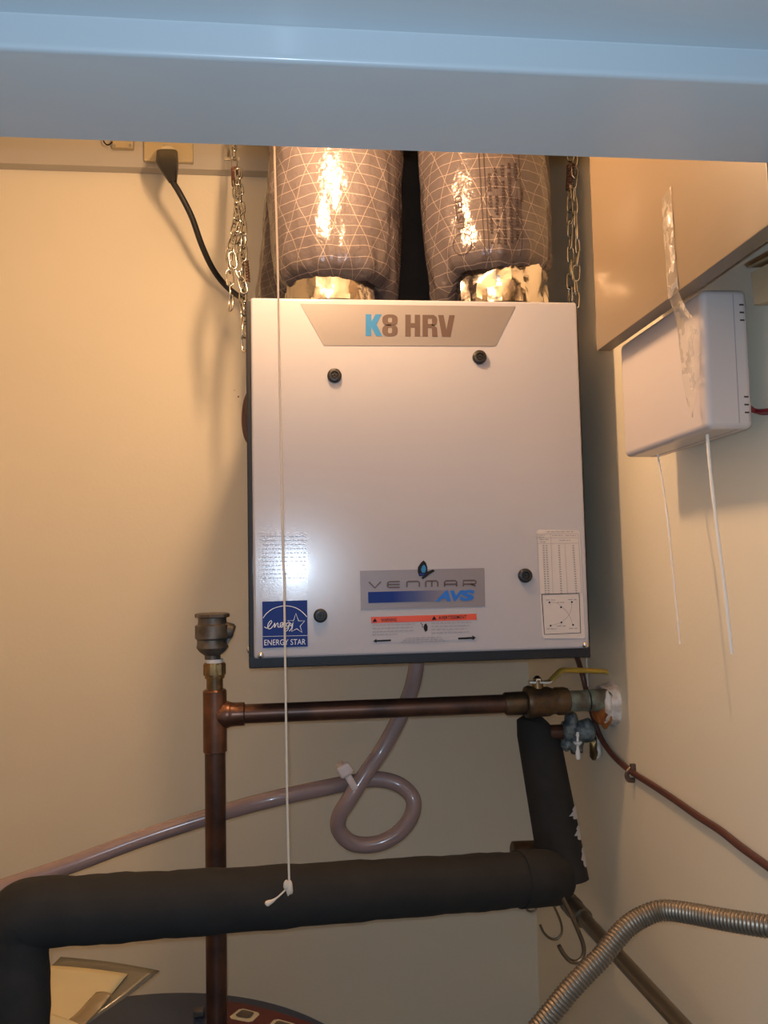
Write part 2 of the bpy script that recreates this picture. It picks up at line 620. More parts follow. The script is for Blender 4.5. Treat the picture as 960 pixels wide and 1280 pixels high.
def blk(polys, d=.0013):
    return [prism([fp(x, y + .012 * (x - 457), d) for x, y in p], (0, .0003, 0)) for p in polys]


slabs_k = blk([[(457, 393), (464, 393), (464, 420), (457, 420)], [(464, 402.5), (469.5, 393), (477, 393), (470.5, 405.5), (477.5, 420), (470, 420), (464, 409)]])
sub('lettering', slabs_k, 'ink_cyan', npl, smooth=False, stuff=True)
eight = []
for cy_, ry, top_ in ((400.0, 7.0, 0), (413.0, 7.4, 1)):
    Vo, Vi = [], []
    for k in range(32):
        a = 2 * PI * k / 32
        cc, ss = math.cos(a), math.sin(a)
        Vo.append(fp(487.4 + 9.7 * math.copysign(abs(cc) ** .75, cc), cy_ + .35 + ry * math.copysign(abs(ss) ** .75, ss), .0013))
        Vi.append(fp(487.4 + 2.6 * math.copysign(abs(cc) ** .6, cc), cy_ + .35 + (ry - 3.9) * math.copysign(abs(ss) ** .6, ss), .0013))
    eight.append((Vo + Vi, [[k, (k + 1) % 32, 32 + (k + 1) % 32, 32 + k] for k in range(32)]))
sub('lettering', eight, 'ink_brown', npl, smooth=False, stuff=True)
sub('lettering', blk([[(506.5, 393), (513.2, 393), (513.2, 420), (506.5, 420)], [(518.3, 393), (525, 393), (525, 420), (518.3, 420)], [(513.2, 403.5), (518.3, 403.5), (518.3, 409), (513.2, 409)]]), 'ink_brown', npl, smooth=False, stuff=True)
sub('lettering', blk([[(528, 393), (534.7, 393), (534.7, 420), (528, 420)], [(534.7, 393), (542, 393), (545.5, 395.5), (546.5, 399), (546, 404), (543, 406.5), (539.7, 406.5), (539.7, 397.5), (534.7, 397.5)],
                      [(534.7, 404.2), (539.7, 404.2), (543, 406.5), (546, 409), (546.8, 420), (540, 420), (539.7, 409.5), (534.7, 409)]]), 'ink_brown', npl, smooth=False, stuff=True)
sub('lettering', blk([[(547.5, 393), (554.3, 393), (557.8, 411), (557.8, 420), (552.5, 420)], [(561.4, 393), (568.2, 393), (563, 420), (557.8, 420), (557.8, 411)]]), 'ink_brown', npl, smooth=False, stuff=True)

# four latches
for i, (px, py, r) in enumerate(((418, 470, .0108), (599, 447, .0108), (656, 719.5, .0108), (400.5, 769.5, .0102))):
    c = fp(px, py, 0)
    l = part('latch', lathe(c, (0, -1, 0), [(-.002, r), (.004, r), (.0062, r * .93), (.0072, r * .78), (.0072, r * .52), (.0045, r * .45)], 28), 'black_plastic', hv)
    sub('slot', [box(c.x - .0016, c.y - .0062, c.z - r * .4, c.x + .0016, c.y - .0042, c.z + r * .4, .0004), box(c.x - r * .4, c.y - .0062, c.z - .0012, c.x + r * .4, c.y - .0042, c.z + .0012, .0004)], 'rubber_black', l)
for px, py in ((326, 819), (731.5, 806)):
    part('corner_screw', lathe(fp(px, py, 0), (0, -1, 0), [(0, .0048), (.0015, .0046), (.003, .0032), (.0034, .001)], 12), 'steel', hv)
part('side_screw', lathe(Vector((BX0 - .0075, BY + .013, BZ0 + .012)), (-1, 0, 0), [(0, .0045), (.002, .004), (.003, .002)], 12), 'zinc', hv)
part('hanging_bracket', box(BX0 - .020, 1.44, BZ1 - .150, BX0 - .007, 1.47, BZ1 - .03, .003), 'brand_grey', hv)
part('hanging_bracket', box(BX1 + .003, 1.33, BZ1 - .09, BX1 + .020, 1.36, BZ1 - .02, .003), 'zinc', hv)
part('side_handle', sweep(catmull([Vector((BX0 - .006, 1.35, BZ1 - .11)), Vector((BX0 - .014, 1.35, BZ1 - .13)), Vector((BX0 - .017, 1.35, BZ1 - .16)), Vector((BX0 - .014, 1.35, BZ1 - .185)), Vector((BX0 - .006, 1.35, BZ1 - .20))], 5), .006, 10), 'cable_brown', hv)

# brand plate
bp_ = slab('brand_plate', [(449.8, 713.5), (605.2, 710), (606.5, 757.8), (451, 762)], 'brand_grey', hv, d=.0009, label='grey brand plate with a butterfly emblem')


def strokes_px(lines, w, d=.0014, seg=1):
    return [stroke([fp(x, y, d) for x, y in l], w, NRM) for l in lines]


def letter(lines, x0, x1, yt, yb, sl=-.022, base=460):
    out = []
    for l in lines:
        out.append([(x0 + (x1 - x0) * u, yt + (yb - yt) * v + sl * (x0 + (x1 - x0) * u - base)) for u, v in l])
    return out


ven = []
ven += letter([[(0, 0), (.5, 1), (1, 0)]], 461, 476, 727.5, 735)
ven += letter([[(1, 0), (.15, 0), (0, .15), (0, .85), (.15, 1), (1, 1)], [(0, .5), (1, .5)]], 484.5, 499.5, 727.8, 735)
ven += letter([[(0, 1), (0, .1), (.1, 0), (.85, 0), (1, .2), (1, 1)]], 508.5, 524, 728, 735)
ven += letter([[(0, 1), (0, .1), (.08, 0), (.9, 0), (1, .2), (1, 1)], [(.5, 0), (.5, 1)]], 532, 547, 728, 735.3)
ven += letter([[(0, 1), (0, .2), (.12, 0), (.88, 0), (1, .2), (1, 1)], [(0, .6), (1, .6)]], 555.5, 570.5, 728.2, 735.5)
ven += letter([[(0, 1), (0, 0), (.88, 0), (1, .15), (1, .5), (.88, .62), (0, .62)], [(.6, .62), (1, 1)]], 579, 594.5, 728.4, 735.6)
sub('lettering', strokes_px(ven, .0024), 'ink_brown', bp_, smooth=False)
# stripe fading from deep blue into the grey
sm = mat('stripe_blue', (.01, .03, .25), .5, spec=.25)
nt = sm.node_tree
tcn = nt.nodes.new('ShaderNodeTexCoord')
sp_ = nt.nodes.new('ShaderNodeSeparateXYZ')
mr = nt.nodes.new('ShaderNodeMapRange')
rp = nt.nodes.new('ShaderNodeValToRGB')
nt.links.new(tcn.outputs['Generated'], sp_.inputs[0])
nt.links.new(sp_.outputs[0], rp.inputs[0])
rp.color_ramp.elements[0].color = (.003, .022, .19, 1)
rp.color_ramp.elements[0].position = .30
rp.color_ramp.elements[1].color = (.20, .19, .23, 1)
rp.color_ramp.elements[1].position = .98
e = rp.color_ramp.elements.new(.55)
e.color = (.05, .075, .22, 1)
nt.links.new(rp.outputs[0], nt.nodes['Principled BSDF'].inputs['Base Color'])
slab_sub('stripe', [(460, 740), (560, 737.4), (560, 751), (460.3, 753.8)], sm, bp_, d=.0013)
tsub('lettering', [('A', (544, 738.6, 563.5, 751.8, -.02), dict(off=.05, shear=.25)), ('V', (559, 738.2, 577, 751.4, -.02), dict(off=.05, shear=.18)), ('S', (574, 737.6, 591.5, 751.0, -.02), dict(off=.05, shear=.15))], 'ink_bright', bp_, d=.0017)
slab_sub('butterfly', [(522, 715), (522.3, 709), (526, 703.5), (529.3, 700.5), (532.3, 703.5), (534, 709), (534, 714.5), (541, 711.8), (543.6, 713.6), (536, 718.5), (532.5, 721.5), (528, 724), (526.6, 722.6), (528.6, 720.2), (523.8, 720.2)], 'ink_black', bp_, d=.0016, th=.001)
slab_sub('wing', [(526.2, 711), (527.8, 707.5), (529.6, 705.8), (531.6, 708), (532.3, 712), (531, 715.5), (528, 716), (526.4, 714)], 'ink_cyan', bp_, d=.0020)
slab_sub('wing', [(524, 716), (527, 717), (531.2, 716.6), (529.4, 719.4), (524.6, 719)], 'ink_blue', bp_, d=.0020)

# warning label
wl = slab('warning_label', [(463, 771), (595.5, 767), (596, 800), (464, 804)], 'door_enamel', hv, d=.0005, label='red headed bilingual warning label')
slab_sub('red_band', [(463.5, 771.2), (595.3, 767), (595.8, 774.6), (464, 779)], 'ink_red', wl, d=.0010)
tsub('lettering', [('WARNING', (476, 772.8, 495.5, 777.2, -.03), dict(off=.01))], 'ink_black', wl, d=.0013)
tsub('lettering', [('AVERTISSEMENT', (548, 770, 583, 774.2, -.03), dict(off=.01))], 'ink_black', wl, d=.0013)
slab_sub('warning_mark', [(465.5, 777.5), (468.5, 772.5), (471.5, 777.2)], 'ink_black', wl, d=.0013)
slab_sub('warning_mark', [(539.5, 774.8), (542.5, 769.8), (545.5, 774.5)], 'ink_black', wl, d=.0013)
rows = []
for k in range(4):
    rows.append((465.5, 781.0 + k * 4.0, (519, 516, 518, 497)[k], -.03))
    rows.append((539, 778.5 + k * 4.0, (590, 587, 583, 588)[k], -.03))
for k in range(3):
    rows.append((507 - k * 3, 797.2 + k * 2.6, 553 + k * 2, -.03))
sub('small_print', dashes(rows, 3, 1.0), 'ink_grey', wl, smooth=False, stuff=True)
slab_sub('mouse_pictogram', [(530, 781), (532.5, 779), (534.5, 783), (534.2, 788), (531.5, 790), (529.5, 786)], 'ink_black', wl, d=.0011)
sub('mouse_cable', strokes_px([[(525.5, 778.5), (528, 781), (527.5, 783.5), (530, 784)]], .001), 'ink_black', wl, smooth=False)
slab_sub('left_arrow', [(466.5, 801.2), (470.5, 798.5), (470.5, 800.1), (488.5, 799.3), (488.6, 801.4), (470.6, 802.2), (470.6, 803.8)], 'ink_black', wl, d=.0011)
slab_sub('right_arrow', [(572.5, 797), (590.3, 796.1), (590.2, 794.2), (594.6, 797), (590.5, 800.2), (590.4, 798.6), (572.6, 799.3)], 'ink_black', wl, d=.0011)

# air flow table label
al = slab('airflow_label', [(671, 664.5), (673.5, 662), (723, 663), (724.5, 665), (731, 796), (729, 798), (680, 798), (677.5, 795)], 'label_white', hv, d=.0008, label='white balancing chart label')
ln = []
ln += [[(670.5, 667.5), (722.5, 667)], [(671, 672.7), (722.6, 672.2)], [(671.5, 679.5), (723, 679)], [(688, 667.5), (691, 742)], [(705.5, 679.4), (709, 741)], [(722.5, 667), (726.5, 741)], [(671, 667.5), (674.5, 742.5)], [(674.5, 742.5), (726.5, 740.8)]]
sub('table_lines', strokes_px(ln, .0005), 'ink_grey', al, smooth=False)
ln = [[(676.8, 743), (723.5, 741.8), (725.5, 791), (680.3, 793), (676.8, 743)]]
sub('diagram_frame', strokes_px(ln, .0011), 'ink_black', al, smooth=False)
cv = [catmull([fp(686.5, 752.5, .0014), fp(696, 754, .0014), fp(704, 760, .0014), fp(711, 769, .0014), fp(716, 781, .0014)], 5),
      catmull([fp(714.5, 752.5, .0014), fp(713.5, 762, .0014), fp(709, 771, .0014), fp(699, 778.5, .0014), fp(687.5, 782, .0014)], 5)]
sub('crossed_curves', [stroke(c, .0005, NRM) for c in cv], 'ink_grey', al, smooth=False)
for x, y in ((686.5, 753), (714.5, 752.5), (701, 759), (701.5, 778), (688, 782), (716, 781)):
    sub('dot', lathe(fp(x, y, .0011), (0, -1, 0), [(0, .0014), (.0004, .0013)], 8), 'ink_black', al)
rows = []
for k in range(21):
    t = k / 20
    y = 681.5 + 59 * t
    for x in (678 + 2.6 * t, 681.7 + 2.8 * t, 697.2 + 3.2 * t, 715 + 4.2 * t):
        rows.append((x, y, x + 2.2, 0))
vf = []
for x, y, x1, s in rows:
    vf.append(prism([fp(x, y, .0012), fp(x1, y, .0012), fp(x1, y + 1.3, .0012), fp(x, y + 1.3, .0012)], (0, .0002, 0)))
vf += dashes([(683, 664.3, 717, -.005), (672, 668.6, 681, 0), (672.5, 671, 680, 0), (690, 669, 703, 0), (707, 669, 720, 0), (674, 674, 687, 0), (675, 677, 682, 0), (699, 675, 713, 0),
              (682, 749.5, 694, 0), (710, 749, 721, 0), (696, 752.5, 706, 0), (683, 785.5, 695, 0), (711, 785, 722, 0), (696, 782, 708, 0)], 5, .9)
sub('small_print', vf, 'ink_grey', al, smooth=False, stuff=True)

# energy label: pale translucent text block with a blue square under it
el = slab('energy_label', [(322.5, 666), (384.5, 665), (385.5, 809), (328, 810)], 'label_clear', hv, d=.0006, label='clear label with blue energy square')
slab_sub('blue_square', [(327.8, 752), (384, 750.2), (384.6, 808), (328.6, 810)], 'ink_blue', el, d=.0010)
rows = []
for k in range(11):
    rows.append((328, 670 + k * 5.2, 383, -.006))
sub('small_print', dashes(rows, 9, 1.1, fill=.8), 'label_clear' if False else 'ink_faint' if 'ink_faint' in MATS else mat('ink_faint', (.28, .26, .29), .3), el, smooth=False, stuff=True)
arc = [fp(x, y, .0015) for x, y in ((329, 772.5), (333, 767), (340, 761.5), (348, 758.5), (357, 757.3), (366, 758.5), (374, 762), (380, 767), (383.5, 771))]
wl1 = stroke(catmull(arc, 4), .0009, NRM)
star = [(369.8, 766.5), (373.2, 776), (380.8, 776), (375.2, 782.6), (377.6, 790.5), (370.8, 785.8), (364.5, 789.3), (366, 781.3), (359.5, 775.5), (367, 775.8)]
scr = [[(330.5, 783.5), (334, 785), (337, 781.5), (339.8, 777.3), (338.3, 775.8), (335.2, 780), (335, 785), (338, 785.8), (342, 781.5), (343.5, 778.5), (343.2, 784.3), (345.5, 780), (347.5, 778.8), (347.5, 783.5), (349.5, 783.5),
        (352, 781.5), (354, 778.5), (351, 778.6), (350.2, 783.2), (353, 783.5), (354.5, 779), (355, 782.5)], [(355, 782.8), (356, 779.2), (358.5, 779.5)],
       [(362, 778.8), (359, 778.7), (357.8, 782), (360.3, 782.6), (361.7, 778.9), (360.3, 786), (357.5, 789), (356, 787.5), (360, 784)], [(363, 778.3), (362.6, 781.5), (364.8, 781.8), (366.5, 777.5), (364.5, 785), (361.6, 789)]]
sub('emblem', [wl1, stroke([fp(x, y, .0015) for x, y in star], .0009, NRM, closed=True), stroke([fp(328.3, 795.6, .0013), fp(384.4, 794.2, .0013)], .0005, NRM)]
    + [stroke(catmull([fp(x, y, .0015) for x, y in l], 4), .0010, NRM) for l in scr], 'ink_white', el, smooth=False)
tsub('lettering', [('ENERGY STAR', (330.5, 799.6, 382, 806.6, -.02), dict(off=-.004, spacing=1.0))], 'ink_white', el, d=.0015)

# ---------------------------------------------------------------- insulated ducts with foil collars
ZT = ZC


def duct(label, pxc, rtop, rbot, Yc, zlow, tilt, seed, collar, zoff=0, group='insulated ducts above the ventilation unit', lean=None):
    """pxc: (bottom centre px, top centre px); tilt: how much lower the hem hangs (side, front)"""
    top = at(pxc[1], 200, Yc)
    bot = at(pxc[0], 345, Yc)
    t = thing('insulated_duct', label, 'duct', (bot.x, Yc, BZ1), group)
    H, R = 90, 96
    V, UV, Fc = [], [], []
    z_top = ZT - .002


    def hem(a):
        return zlow - tilt[0] * math.exp(-((a - tilt[1] + PI) % (2 * PI) - PI) ** 2 / .20) + .003 * math.sin(3 * a + seed)

    def surf(a, z, out=0.0):
        ca, sa = math.cos(a), math.sin(a)
        f_ = (z - zlow) / max(1e-6, top.z - zlow)
        cx_ = bot.x + (lean[0] * max(0, z - zlow) if lean else (top.x - bot.x) * max(-.2, min(1.0, f_)))
        h = z - hem(a)
        r = rbot + (rtop - rbot) * min(1, max(0, (z - zlow) / .14)) ** .8 - .020 * math.exp(-max(0, h) / .010)
        nz = noise.noise(Vector((ca * 2.0 + seed, sa * 2.0, z * 9)))
        n2 = noise.noise(Vector((ca * 6 + seed, sa * 6, z * 24 + 5)))
        n3 = noise.noise(Vector((ca * 9 + z * 20, sa * 9 + seed, z * 30)))
        fold = noise.noise(Vector((ca * 6, sa * 6 + seed * 3, z * 5)))
        r += .004 * nz + .0022 * n2 + .0012 * n3 + (.010 * math.exp(-max(0, h) / .04)) * fold + out
        return Vector((cx_ + r * ca, Yc + r * sa, z))
    for i in range(H + 1):
        u = i / H
        for k in range(R):
            a = 2 * PI * k / R
            z = hem(a) + (z_top - hem(a)) * u ** 1.6
            V.append(surf(a, z))
            UV.append((a * rtop, z))
    for i in range(H):
        for k in range(R):
            l = (k + 1) % R
            Fc.append([i * R + k, i * R + l, (i + 1) * R + l, (i + 1) * R + k])
    # inner tuck of the hem
    n0 = len(V)
    for k in range(R):
        p = V[k]
        c = Vector((bot.x, Yc, p.z))
        V.append(c + (p - c) * .80 + Vector((0, 0, .012)))
        UV.append(UV[k])
    for k in range(R):
        l = (k + 1) % R
        Fc.append([n0 + k, n0 + l, l, k])
    me_uv = UV
    j = part('jacket', (V, Fc), 'duct_jacket', t, uv=me_uv, ang=80)
    # wrap-around seam fix: last column UV is continuous enough because the seam faces the back wall
    if collar:
        cxm, cr, zt = collar
        cc = at(cxm, 350, Yc)
        V, Fc = [], []
        A, Bn = 64, 22
        rnd = random.Random(seed)
        for i in range(Bn + 1):
            u = i / Bn
            z = BZ1 + .0005 + (zt - BZ1) * u
            for k in range(A):
                a = 2 * PI * k / A
                p = Vector((math.cos(a) * 3.2 + seed * 7, math.sin(a) * 3.2, z * 15))
                v1 = noise.noise(p)
                v2 = noise.noise(p * 2.3 + Vector((4, 1, 2)))
                ridge = (abs(v1) * .007 + abs(v2) * .004) * (1.5 if seed > 3 else .7)
                r = cr - .004 + ridge + .003 * (u > .92) * math.sin(9 * a)
                V.append(Vector((cc.x + r * math.cos(a), Yc + r * math.sin(a), z + .004 * noise.noise(p * .7) * u)))
        for i in range(Bn):
            for k in range(A):
                l = (k + 1) % A
                q0, q1, q2, q3 = i * A + k, i * A + l, (i + 1) * A + l, (i + 1) * A + k
                if (i + k) % 2:
                    Fc += [[q0, q1, q2], [q0, q2, q3]]
                else:
                    Fc += [[q0, q1, q3], [q1, q2, q3]]
        part('foil_collar', (V, Fc), 'foil', t, ang=24, label='crumpled shiny foil tape collar')
        part('port_ring', lathe((cc.x, Yc, BZ1), (0, 0, 1), [(0, cr + .004), (.006, cr + .004), (.008, cr - .01)], 40), 'black_plastic', t)
    return t, bot, top, surf


d1, b1, t1, f1 = duct('front left grey netted duct with a foil collar, behind the pull cord', (421, 420), .1090, .098, 1.31, at(422, 340, 1.21).z, (.055, .05), 1.7, (416, .078, at(416, 331, 1.24).z))
d2, b2, t2, f2 = duct('front right printed grey duct with a wide foil collar, beside the right chain', (612, 603), .1085, .099, 1.31, at(610, 326, 1.21).z, (.050, 3.1), 4.2, (623, .078, at(623, 312, 1.24).z))
d3, b3, t3, f3 = duct('rear left duct, mostly hidden, bulging out beside the left chain', (376, 400), .096, .096, 1.545, BZ1 + .004, (0, 0), 2.9, None, lean=(.10, 0))
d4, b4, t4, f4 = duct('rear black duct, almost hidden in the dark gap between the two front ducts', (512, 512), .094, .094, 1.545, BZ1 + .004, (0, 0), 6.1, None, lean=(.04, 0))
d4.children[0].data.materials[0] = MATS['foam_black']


# print on the right duct: letters wrapped round the jacket
def wrap_text(s, th0, z0, hgt, length, c, r, off=0.0, up=True):
    """vertical line of letters reading upwards: th0 angle of the base line, z0 start height"""
    V, Fc = text_shape(s, off)
    out = []
    for x, y in V:
        th = th0 - (1 - y) * 0 + (-y) * hgt / r
        z = z0 + x * length
        out.append(f2(th, z, .0013))
    return (out, Fc)


def ang_of(px, py, c, r):
    """angle on the duct seen at that pixel"""
    R_ = ray(px, py)
    ox, oy = -c.x, -1.31
    a = R_.x ** 2 + R_.y ** 2
    b = 2 * (ox * R_.x + oy * R_.y)
    cc = ox * ox + oy * oy - r * r
    D = b * b - 4 * a * cc
    if D < 0:
        return -PI / 2, 0
    t = (-b - math.sqrt(D)) / (2 * a)
    p = R_ * t
    return math.atan2(p.y - 1.31, p.x - c.x), p.z + EYE


rr = .1085
vf = []
th, z = ang_of(573, 284, t2, rr)
part('printed_lettering', wrap_text('LISTED', th + .03, z, .012, .052, t2, rr, .02), 'duct_ink', d2, smooth=False)
th, z = ang_of(653, 252, t2, rr)
part('printed_lettering', wrap_text('R-4.2', th, z, .0075, .022, t2, rr, .01), 'duct_ink', d2, smooth=False)
rnd = random.Random(12)
vf = []
for px, py, n_ in ((614, 302, 22), (622, 303, 24), (631, 304, 25), (639, 302, 25), (647, 302, 26)):      # rows too blurred to read
    th, z = ang_of(px, py, t2, rr)
    for k in range(n_):
        if rnd.random() < .16:
            continue
        za, h_ = z + k * .0050, rnd.uniform(.0045, .0066)
        for a0, a1, b0, b1 in ((0, .0012, 0, h_), (.0012, .0034, rnd.uniform(0, .002), .0030), (.0012, .0034, h_ - .0016, h_ - .0004)):
            vf.append(([f2(th - b0 / rr, za + a0, .0013), f2(th - b0 / rr, za + a1, .0013), f2(th - b1 / rr, za + a1, .0013), f2(th - b1 / rr, za + a0, .0013)], [[0, 1, 2, 3]]))
part('blurred_print', vf, 'duct_ink', d2, smooth=False, stuff=True)
th, z = ang_of(571, 303, t2, rr)
ring_ = [f2(th + .0165 * math.cos(a) / rr, z + .0165 * math.sin(a), .0012) for a in [2 * PI * k / 32 for k in range(32)]]
part('printed_ring', stroke(ring_, .0011, (math.cos(th), math.sin(th), 0), closed=True), 'duct_ink', d2, smooth=False)
vf = []
for px in (601, 607, 651):
    th, z = ang_of(px, 320, t2, rr)
    P = [f2(th, z + .004 + k * .005, .0012) for k in range(44)]
    vf.append(stroke(P, .0010, (math.cos(th), math.sin(th), 0)))
part('printed_lines', vf, 'duct_ink', d2, smooth=False)

# ---------------------------------------------------------------- chains
LINK = {}


def link_mesh(L, W, r):
    k = (L, W, r)
    if k not in LINK:
        P = []
        for i in range(14):
            a = 2 * PI * i / 14
            P.append(Vector((W / 2 * math.cos(a), 0, (L / 2 - W / 2) * (1 if math.sin(a) > .01 else -1 if math.sin(a) < -.01 else 0) + W / 2 * math.sin(a))))
        v, f = sweep(P, r, 6, closed=True, up=(0, 1, 0))
        me = bpy.data.meshes.new('link')
        me.from_pydata([tuple(p) for p in v], [], f)
        me.materials.append(MATS['steel'])
        me.polygons.foreach_set('use_smooth', [True] * len(f))
        LINK[k] = me
    return LINK[k]


def chain(label, P, L=.030, W=.0125, r=.0016, spring=None, seed=0):
    path = catmull(P, 20)
    t = thing('hanging_chain', label, 'chain', path[0], 'steel chains holding the ventilation unit')
    rnd = random.Random(seed)
    S = [0]
    for i in range(1, len(path)):
        S.append(S[-1] + (path[i] - path[i - 1]).length)
    pitch = L - 2 * r - .003
    n = int(S[-1] / pitch)
    me = link_mesh(L, W, r)

    def pos(s):
        for i in range(1, len(path)):
            if S[i] >= s:
                return path[i - 1].lerp(path[i], (s - S[i - 1]) / max(1e-9, S[i] - S[i - 1]))
        return path[-1]
    for k in range(n):
        s = (k + .5) * pitch
        if spring and spring[0] < s < spring[1]:
            continue
        p = pos(s)
        d = (pos(min(S[-1], s + .008)) - pos(max(0, s - .008))).normalized()
        q = d.to_track_quat('Z', 'Y').to_matrix().to_4x4()
        M = Matrix.Translation(p) @ q @ Matrix.Rotation(k * PI / 2 + .5 + rnd.uniform(-.35, .35), 4, 'Z') @ Matrix.Rotation(rnd.uniform(-.12, .12), 4, 'X')
        o = bpy.data.objects.new('link', me)
        COL.objects.link(o)
        o.parent = t
        o.matrix_parent_inverse = Matrix.Translation(-t.location)
        o.matrix_basis = M
    if spring:
        a, b = pos(spring[0]), pos(spring[1])
        nn = 9
        hel = []
        ax = (b - a)
        u = ax.cross(Vector((0, 1, 0))).normalized()
        w = ax.cross(u).normalized()
        for i in range(nn * 12 + 1):
            an = 2 * PI * i / 12
            hel.append(a + ax * (i / (nn * 12)) + u * .0058 * math.cos(an) + w * .0058 * math.sin(an))
        part('tension_spring', [sweep(hel, .0016, 6, up=(0, 1, .2))], 'spring_rust', t)
    return t


hk = thing('chain_hook', 'steel screw hook holding the left chain, on the strip atop the back wall', 'hook', at(290, 198, NY))
q = at(290, 199, NY)
part('hook_plate', box(q.x - .017, NY - .004, q.z - .004, q.x + .017, NY, q.z + .004, .0015), 'zinc', hk)
part('hook_wire', sweep(catmull([at(285, 196, NY - .002), at(286, 185, NY - .02), at(287, 176, NY - .08), at(291, 172, NY - .115), at(294, 178, NY - .115), at(293, 186, NY - .11)], 5), .002, 8), 'steel', hk)
chain('left chain nearest the wall plug, running down to the unit top corner', [at(291.5, 176, 1.67), at(292.5, 205, 1.65), at(294, 232, 1.62), at(298, 280, 1.56), at(302, 340, 1.50), at(305, 395, 1.46), at(305.5, 452, 1.46)], spring=(.078, .130), seed=1)
chain('slack left chain tail with a free end beside the black cord', [at(297, 212, 1.60), at(296, 262, 1.55), at(290, 300, 1.50), at(286, 322, 1.48), at(288, 360, 1.47), at(289, 398, 1.47)], seed=2)
chain('doubled left chain behind the others, touching the rear left duct', [at(298, 212, 1.56), at(301, 250, 1.52), at(304, 290, 1.50), at(304, 330, 1.50), at(303, 372, 1.48), at(304, 400, 1.46)], seed=3)
chain('crooked middle left chain, its links bunched above the unit corner', [at(297, 255, 1.48), at(300, 280, 1.46), at(291, 312, 1.44), at(293, 335, 1.44), at(303, 355, 1.44), at(306, 378, 1.44)], seed=8)
sp = sweep(catmull([at(307, 332, 1.52), at(309, 350, 1.52)], 6), .0055, 8)
tag(part('dark_spring', sweep([at(306.5, 326, 1.52) + (at(308.5, 352, 1.52) - at(306.5, 326, 1.52)) * (i / 84) + Vector((.0052 * math.cos(i * PI / 6), .0052 * math.sin(i * PI / 6), 0)) for i in range(85)], .0016, 6, up=(0, 0, 1)), 'spring_rust'),
    'short dark spring between the left chains and the rear left duct', 'spring')
tp = at(714, 200, 1.36)
chain('right chain with a brown spring, taut from above to the unit', [Vector((tp.x - .001, 1.36, ZC)), at(713, 190, 1.36), at(712, 240, 1.36), at(713, 300, 1.35), at(713, 376, 1.345), at(714, 392, 1.345)], spring=(ZC - at(712, 206, 1.36).z, ZC - at(712, 238, 1.36).z), seed=4)
chain('slack right chain doubled over the taut one, nearest the beige panel', [at(719, 192, 1.36), at(718, 230, 1.35), at(719, 270, 1.34), at(722, 312, 1.34), at(720, 345, 1.34), at(720, 380, 1.34), at(723, 388, 1.34)], seed=5)

# ---------------------------------------------------------------- beige panel hanging right of the unit, tape strip
XP = .41
YPF = 1.063
PF = at(764, 439, YPF).x - XP
ZPB = EYE + .2905
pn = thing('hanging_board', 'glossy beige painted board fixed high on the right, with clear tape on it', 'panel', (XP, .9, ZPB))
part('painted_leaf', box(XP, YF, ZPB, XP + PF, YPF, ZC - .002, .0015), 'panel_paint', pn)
# strip of clear tape stuck to it
tp_ = thing('tape_strip', 'long strip of clear tape hanging off the beige panel over the white box', 'tape', atX(848, 372, XP))
L_ = [(827, 249), (829.5, 290), (832.5, 330), (835.5, 374)]
R_ = [(839, 232), (841, 275), (844.5, 325), (848.5, 366)]
V = []
for a, b in zip(L_, R_):
    for s, (x, y) in enumerate((a, b)):
        p = atX(x, y, XP - .0012)
        V.append(p)
vf = (V, [[2 * i, 2 * i + 1, 2 * i + 3, 2 * i + 2] for i in range(3)])
tm = MATS['tape_clear'].node_tree
tn = tm.nodes.new('ShaderNodeTexNoise'); tn.inputs['Scale'].default_value = 55; tn.inputs['Detail'].default_value = 3
tcc = tm.nodes.new('ShaderNodeTexCoord'); tr = tm.nodes.new('ShaderNodeValToRGB')
tr.color_ramp.elements[0].position = .50; tr.color_ramp.elements[0].color = (.13, .13, .13, 1)
tr.color_ramp.elements[1].position = .56; tr.color_ramp.elements[1].color = (.5, .5, .5, 1)
tm.links.new(tcc.outputs['Object'], tn.inputs['Vector']); tm.links.new(tn.outputs['Fac'], tr.inputs['Fac'])
tm.links.new(tr.outputs['Color'], tm.nodes['Principled BSDF'].inputs['Alpha'])
o = part('stuck_length', vf, 'tape_clear', tp_)
md = o.modifiers.new('thickness', 'SOLIDIFY'); md.thickness = .0003
nT = 20
V = []
TL = [(836, 374), (843, 392), (847, 412), (850, 440), (853, 470), (858, 498), (864.5, 522)]
TR_ = [(849, 366), (858, 386), (868, 400), (875, 425), (876, 450), (872, 485), (866, 522)]
tl = catmull([atX(x, y, XP + .002 + .015 * k / 6) for k, (x, y) in enumerate(TL)], 4)
tr_ = catmull([atX(x, y, XP - .001 + .008 * k / 6 - .006 * math.sin(k)) for k, (x, y) in enumerate(TR_)], 4)
nT = len(tl) - 1
for a, b in zip(tl, tr_):
    V += [a, b]
o = part('loose_tail', (V, [[2 * i, 2 * i + 1, 2 * i + 3, 2 * i + 2] for i in range(nT)]), 'tape_clear', tp_)
md = o.modifiers.new('thickness', 'SOLIDIFY'); md.thickness = .0003

